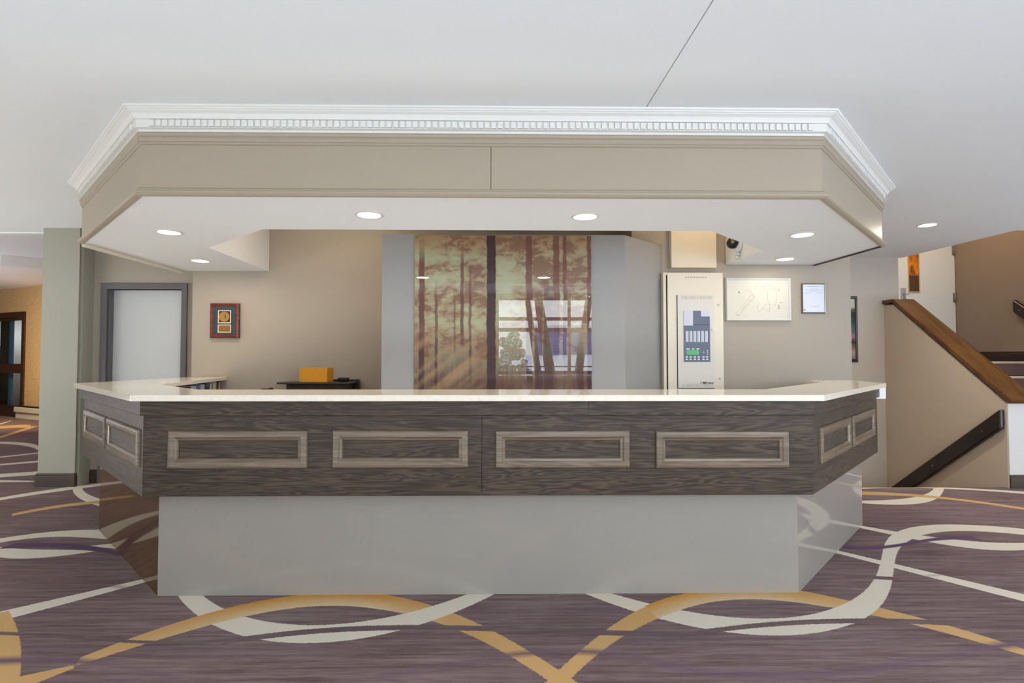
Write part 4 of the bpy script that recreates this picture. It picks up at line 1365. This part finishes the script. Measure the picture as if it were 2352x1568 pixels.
# baseboard heater on the corridor wall
ht = thing('baseboard_heater', (FA.x + 1.5, FA.y - 0.8, 0.05), 'cream baseboard heater under the cork wallpaper at far left', 'heater')
hu0 = DU1 - 0.16
mb = MB(); mb.box(hu0, 4.0, -0.11, -0.002, 0.13, 0.235, bev=0.012, M=FWM); mb.build('cover', M_cream, ht)
mb = MB(); mb.box(hu0 + 0.02, 4.0, -0.085, -0.01, 0.236, 0.262, M=FWM); mb.build('top_grille', M_black, ht)
mb = MB(); mb.box(hu0, 4.0, -0.075, -0.002, 0.0, 0.129, M=FWM); mb.build('lower_panel', M_cream, ht)

# ================================================================== stairs on the right
st = thing('staircase', (6.0, 5.3, 0), 'carpeted staircase rising behind the beige wall on the right', 'stairs')
RISE, RUN = 0.1764, 0.234
for k in range(7):
    y0 = 5.28 + k * RUN
    y1 = y0 + RUN if k < 6 else 7.69
    x1_ = 6.755
    mb = MB(); mb.box(5.35, x1_, y0, y1 - 0.0005, 0 if k == 0 else k * RISE, (k + 1) * RISE - 0.004); 
    tr = mb.build('tread' if k < 6 else 'landing', M_carpet_stair, st)
    mb = MB(); mb.box(5.35, x1_, y0 - 0.018, y0 + 0.06, (k + 1) * RISE - 0.028, (k + 1) * RISE, bev=0.006); mb.build('nosing', simple('cream_nosing', (206, 188, 160), 0.8), tr)
mb = MB(); mb.box(5.295, 6.755, 6.9, 7.69, 1.0, 1.22)
cap = None
mb.bm.free()

yz = [(5.195, 0.868), (6.725, 2.022), (6.895, 2.022)]
cp = thing('stair_wall_cap', (5.2, 6.0, 1.4), 'dark wooden cap board sloping along the top of the beige stair wall', 'handrail cap')
mb = MB()
W0, W1, TH = 5.085, 5.372, 0.036
s1 = [(5.195, 0.868), (6.725, 2.022), (6.725, 2.022 - TH * 1.25), (5.195 + 0.022, 0.868 - TH)]
lo_ = [mb.bm.verts.new((W0, y, z)) for y, z in s1]
hi_ = [mb.bm.verts.new((W1, y, z)) for y, z in s1]
mb.bm.faces.new(lo_); mb.bm.faces.new(hi_)
for i in range(4):
    mb.bm.faces.new((lo_[i], lo_[(i + 1) % 4], hi_[(i + 1) % 4], hi_[i]))
bmesh.ops.bevel(mb.bm, geom=mb.bm.edges[:], offset=0.006, segments=2, affect='EDGES')
mb.build('sloping_board', M_cap, cp)
mb = MB(); mb.box(W0, W1, 6.7255, 6.895, 2.022 - TH * 1.25, 2.022, bev=0.004); mb.build('level_board', M_cap, cp)
for k in range(4):
    yy = 5.45 + k * 0.36
    zz = 0.868 + (yy - 5.195) * 0.7543
    for xx in (5.14, 5.31):
        if xx == 5.14 or k % 2:
            mb = MB(); mb.cyl((xx, yy, zz + 0.001), 0.006, 0.004, seg=10); mb.build('screw_plug', M_steel, cp)


def handrail(label, pts, x0, x1, hgt, screws):
    t = thing('handrail', (x0, pts[0][0], pts[0][1]), label, 'handrail')
    (ya, za), (yb_, zb) = pts
    mb = MB()
    s_ = [(ya, za), (yb_, zb), (yb_, zb - hgt), (ya, za - hgt)]
    a_ = [mb.bm.verts.new((x0, y, z)) for y, z in s_]
    c_ = [mb.bm.verts.new((x1, y, z)) for y, z in s_]
    mb.bm.faces.new(a_); mb.bm.faces.new(c_)
    for i in range(4):
        mb.bm.faces.new((a_[i], a_[(i + 1) % 4], c_[(i + 1) % 4], c_[i]))
    bmesh.ops.bevel(mb.bm, geom=mb.bm.edges[:], offset=0.008, segments=3, affect='EDGES')
    mb.build('rail_board', M_rail, t)
    xs_ = x0 if abs(x0 - 5.0) < 0.2 else x0
    for f_ in screws:
        y = ya + (yb_ - ya) * f_
        z = za + (zb - za) * f_ - hgt / 2
        mb = MB(); mb.cyl((x0 - 0.001, y, z), 0.007, 0.004, axis='X', seg=10); mb.build('screw', M_steel, t)
    return t


handrail('dark wooden handrail descending along the beige wall into the stairwell', [(5.288, 0.772), (6.80, -0.375)], 5.058, 5.110, 0.185, (0.13, 0.55, 0.85))
handrail('short piece of dark handrail on the taupe wall at the right edge', [(6.80, 2.03), (5.4, 0.94)], 6.706, 6.759, 0.16, (0.06, 0.4))

# ================================================================== baseboards
BB = [(0.0, 0.0), (0.016, 0.0), (0.016, 0.105), (0.010, 0.112), (0.012, 0.120), (0.006, 0.130), (0.0, 0.132)]
mb = MB(); mb.sweep([(-4.490, 6.5), (-4.490, 5.43), (-4.13, 5.43), (-4.13, 5.60), (-4.02, 5.60)], BB)
struct(mb.build('baseboard_left', M_base), 'dark baseboard around the foot of the pillar')
mb = MB(); mb.sweep([(5.112, 5.258), (5.343, 5.258)], BB)
struct(mb.build('baseboard_stair_end', M_base), 'brown baseboard on the end of the stair wall')
mb = MB(); mb.sweep([(6.76, 7.745), (6.76, 6.66)][::1], [(o_, z + 1.231) for o_, z in BB])
bbx = mb.build('baseboard_landing', simple('espresso_baseboard', (50, 32, 26), 0.35)); struct(bbx, 'dark baseboard along the taupe wall of the landing')
mb = MB(); mb.sweep([(3.33, 6.9), (3.33, 4.905), (2.95, 4.905)][::-1], BB)
struct(mb.build('baseboard_right', M_base), 'dark baseboard of the right wall')

# ================================================================== outside the lobby windows (seen in the glass of the forest picture)
M_snow = simple('snow', (236, 240, 250), 0.9, var=0.05)
mb = MB()
mb.box(-9, 12, -4.0, -2.3, -0.12, -0.02)
mb.prism([(-9, -4.0), (12, -4.0), (12, -13.0), (-9, -13.0)], -0.12, -0.02)
b2 = bmesh.new()
ya_, za_, yb2_, zb2_ = -4.0, 0.0, -13.0, 1.36
vv = [b2.verts.new(p) for p in ((-9, ya_, za_), (12, ya_, za_), (12, yb2_, zb2_ + 0.15), (-9, yb2_, zb2_ - 0.2), (-9, ya_, -0.02), (12, ya_, -0.02), (12, yb2_, -0.02), (-9, yb2_, -0.02))]
for f in ((0, 1, 2, 3), (4, 5, 6, 7), (0, 1, 5, 4), (1, 2, 6, 5), (2, 3, 7, 6), (3, 0, 4, 7)):
    b2.faces.new([vv[k] for k in f])
mb.add(b2)
struct(mb.build('floor_outside_snow', M_snow), 'snow bank lying outside the lobby windows')
hb = thing('outside_building', (6, -15, 0), 'blue-grey building outside the lobby windows', 'building')
mb = MB(); mb.box(1.9, 9.5, -15.5, -13.5, -0.02, 2.35); mb.build('facade', simple('blue_siding', (92, 116, 180), 0.8, var=0.2), hb)
mb = MB(); mb.box(1.7, 9.7, -15.7, -13.3, 2.35, 2.6); mb.build('snowy_roof', M_snow, hb)
bush = thing('outside_bush', (0.7, -6, 0.3), 'snowy evergreen bush outside the lobby windows', 'shrub')
m_, t_, b_ = material('snowy_leaves')
t_.put(b_.inputs['Base Color'], t_.mix(t_.rng(t_.noise(t_.coord('Object'), 14, 4), 0.5, 0.56), lin((64, 84, 60)), lin((225, 232, 240))))
mb = MB()
random.seed(5)
for k in range(60):
    b2 = bmesh.new(); bmesh.ops.create_icosphere(b2, subdivisions=2, radius=random.uniform(0.08, 0.17))
    for v in b2.verts:
        v.co *= random.uniform(0.75, 1.25)
    zz = random.uniform(0.35, 1.9)
    mb.add(b2, Matrix.Translation((0.35 + random.uniform(-0.1, 0.9) * (1.0 - (zz - 0.35) / 2.6), -6 + random.uniform(-0.3, 0.3), zz)))
mb.build('foliage', m_, bush)
M_bark = simple('grey_green_bark', (112, 104, 72), 0.9, var=0.3)


def outside_trunk(x0, x1, y, r, label):
    t = thing('outside_tree_trunk', (x0, y, 0.0), label, 'tree trunk')
    d = Vector((x1 - x0, 0, 3.4))
    M = Matrix.Translation(Vector((x0, y, 0)) + d / 2) @ d.to_track_quat('Z', 'Y').to_matrix().to_4x4()
    mb = MB(); mb.cyl((0, 0, 0), r * 1.15, d.length, seg=14, r2=r * 0.8, M=M); mb.build('trunk', M_bark, t)


outside_trunk(1.50, 0.95, -3.2, 0.11, 'leaning bare tree trunk outside the window, the thicker of the middle pair')
outside_trunk(1.22, 0.72, -3.3, 0.07, 'slim bare tree trunk outside the window, beside the thicker leaning one')
outside_trunk(1.85, 2.35, -3.2, 0.09, 'bare tree trunk outside the window, leaning away to the right')
rl = thing('outside_railing', (1.5, -3.4, 0), 'dark railing outside the lobby windows', 'railing')
mb = MB()
for k in range(6):
    mb.box(0.2 + k * 0.9, 0.222 + k * 0.9, -3.42, -3.40, -0.02, 1.06)
mb.box(0.2, 5.3, -3.43, -3.39, 1.05, 1.08)
mb.build('bars', M_black, rl)
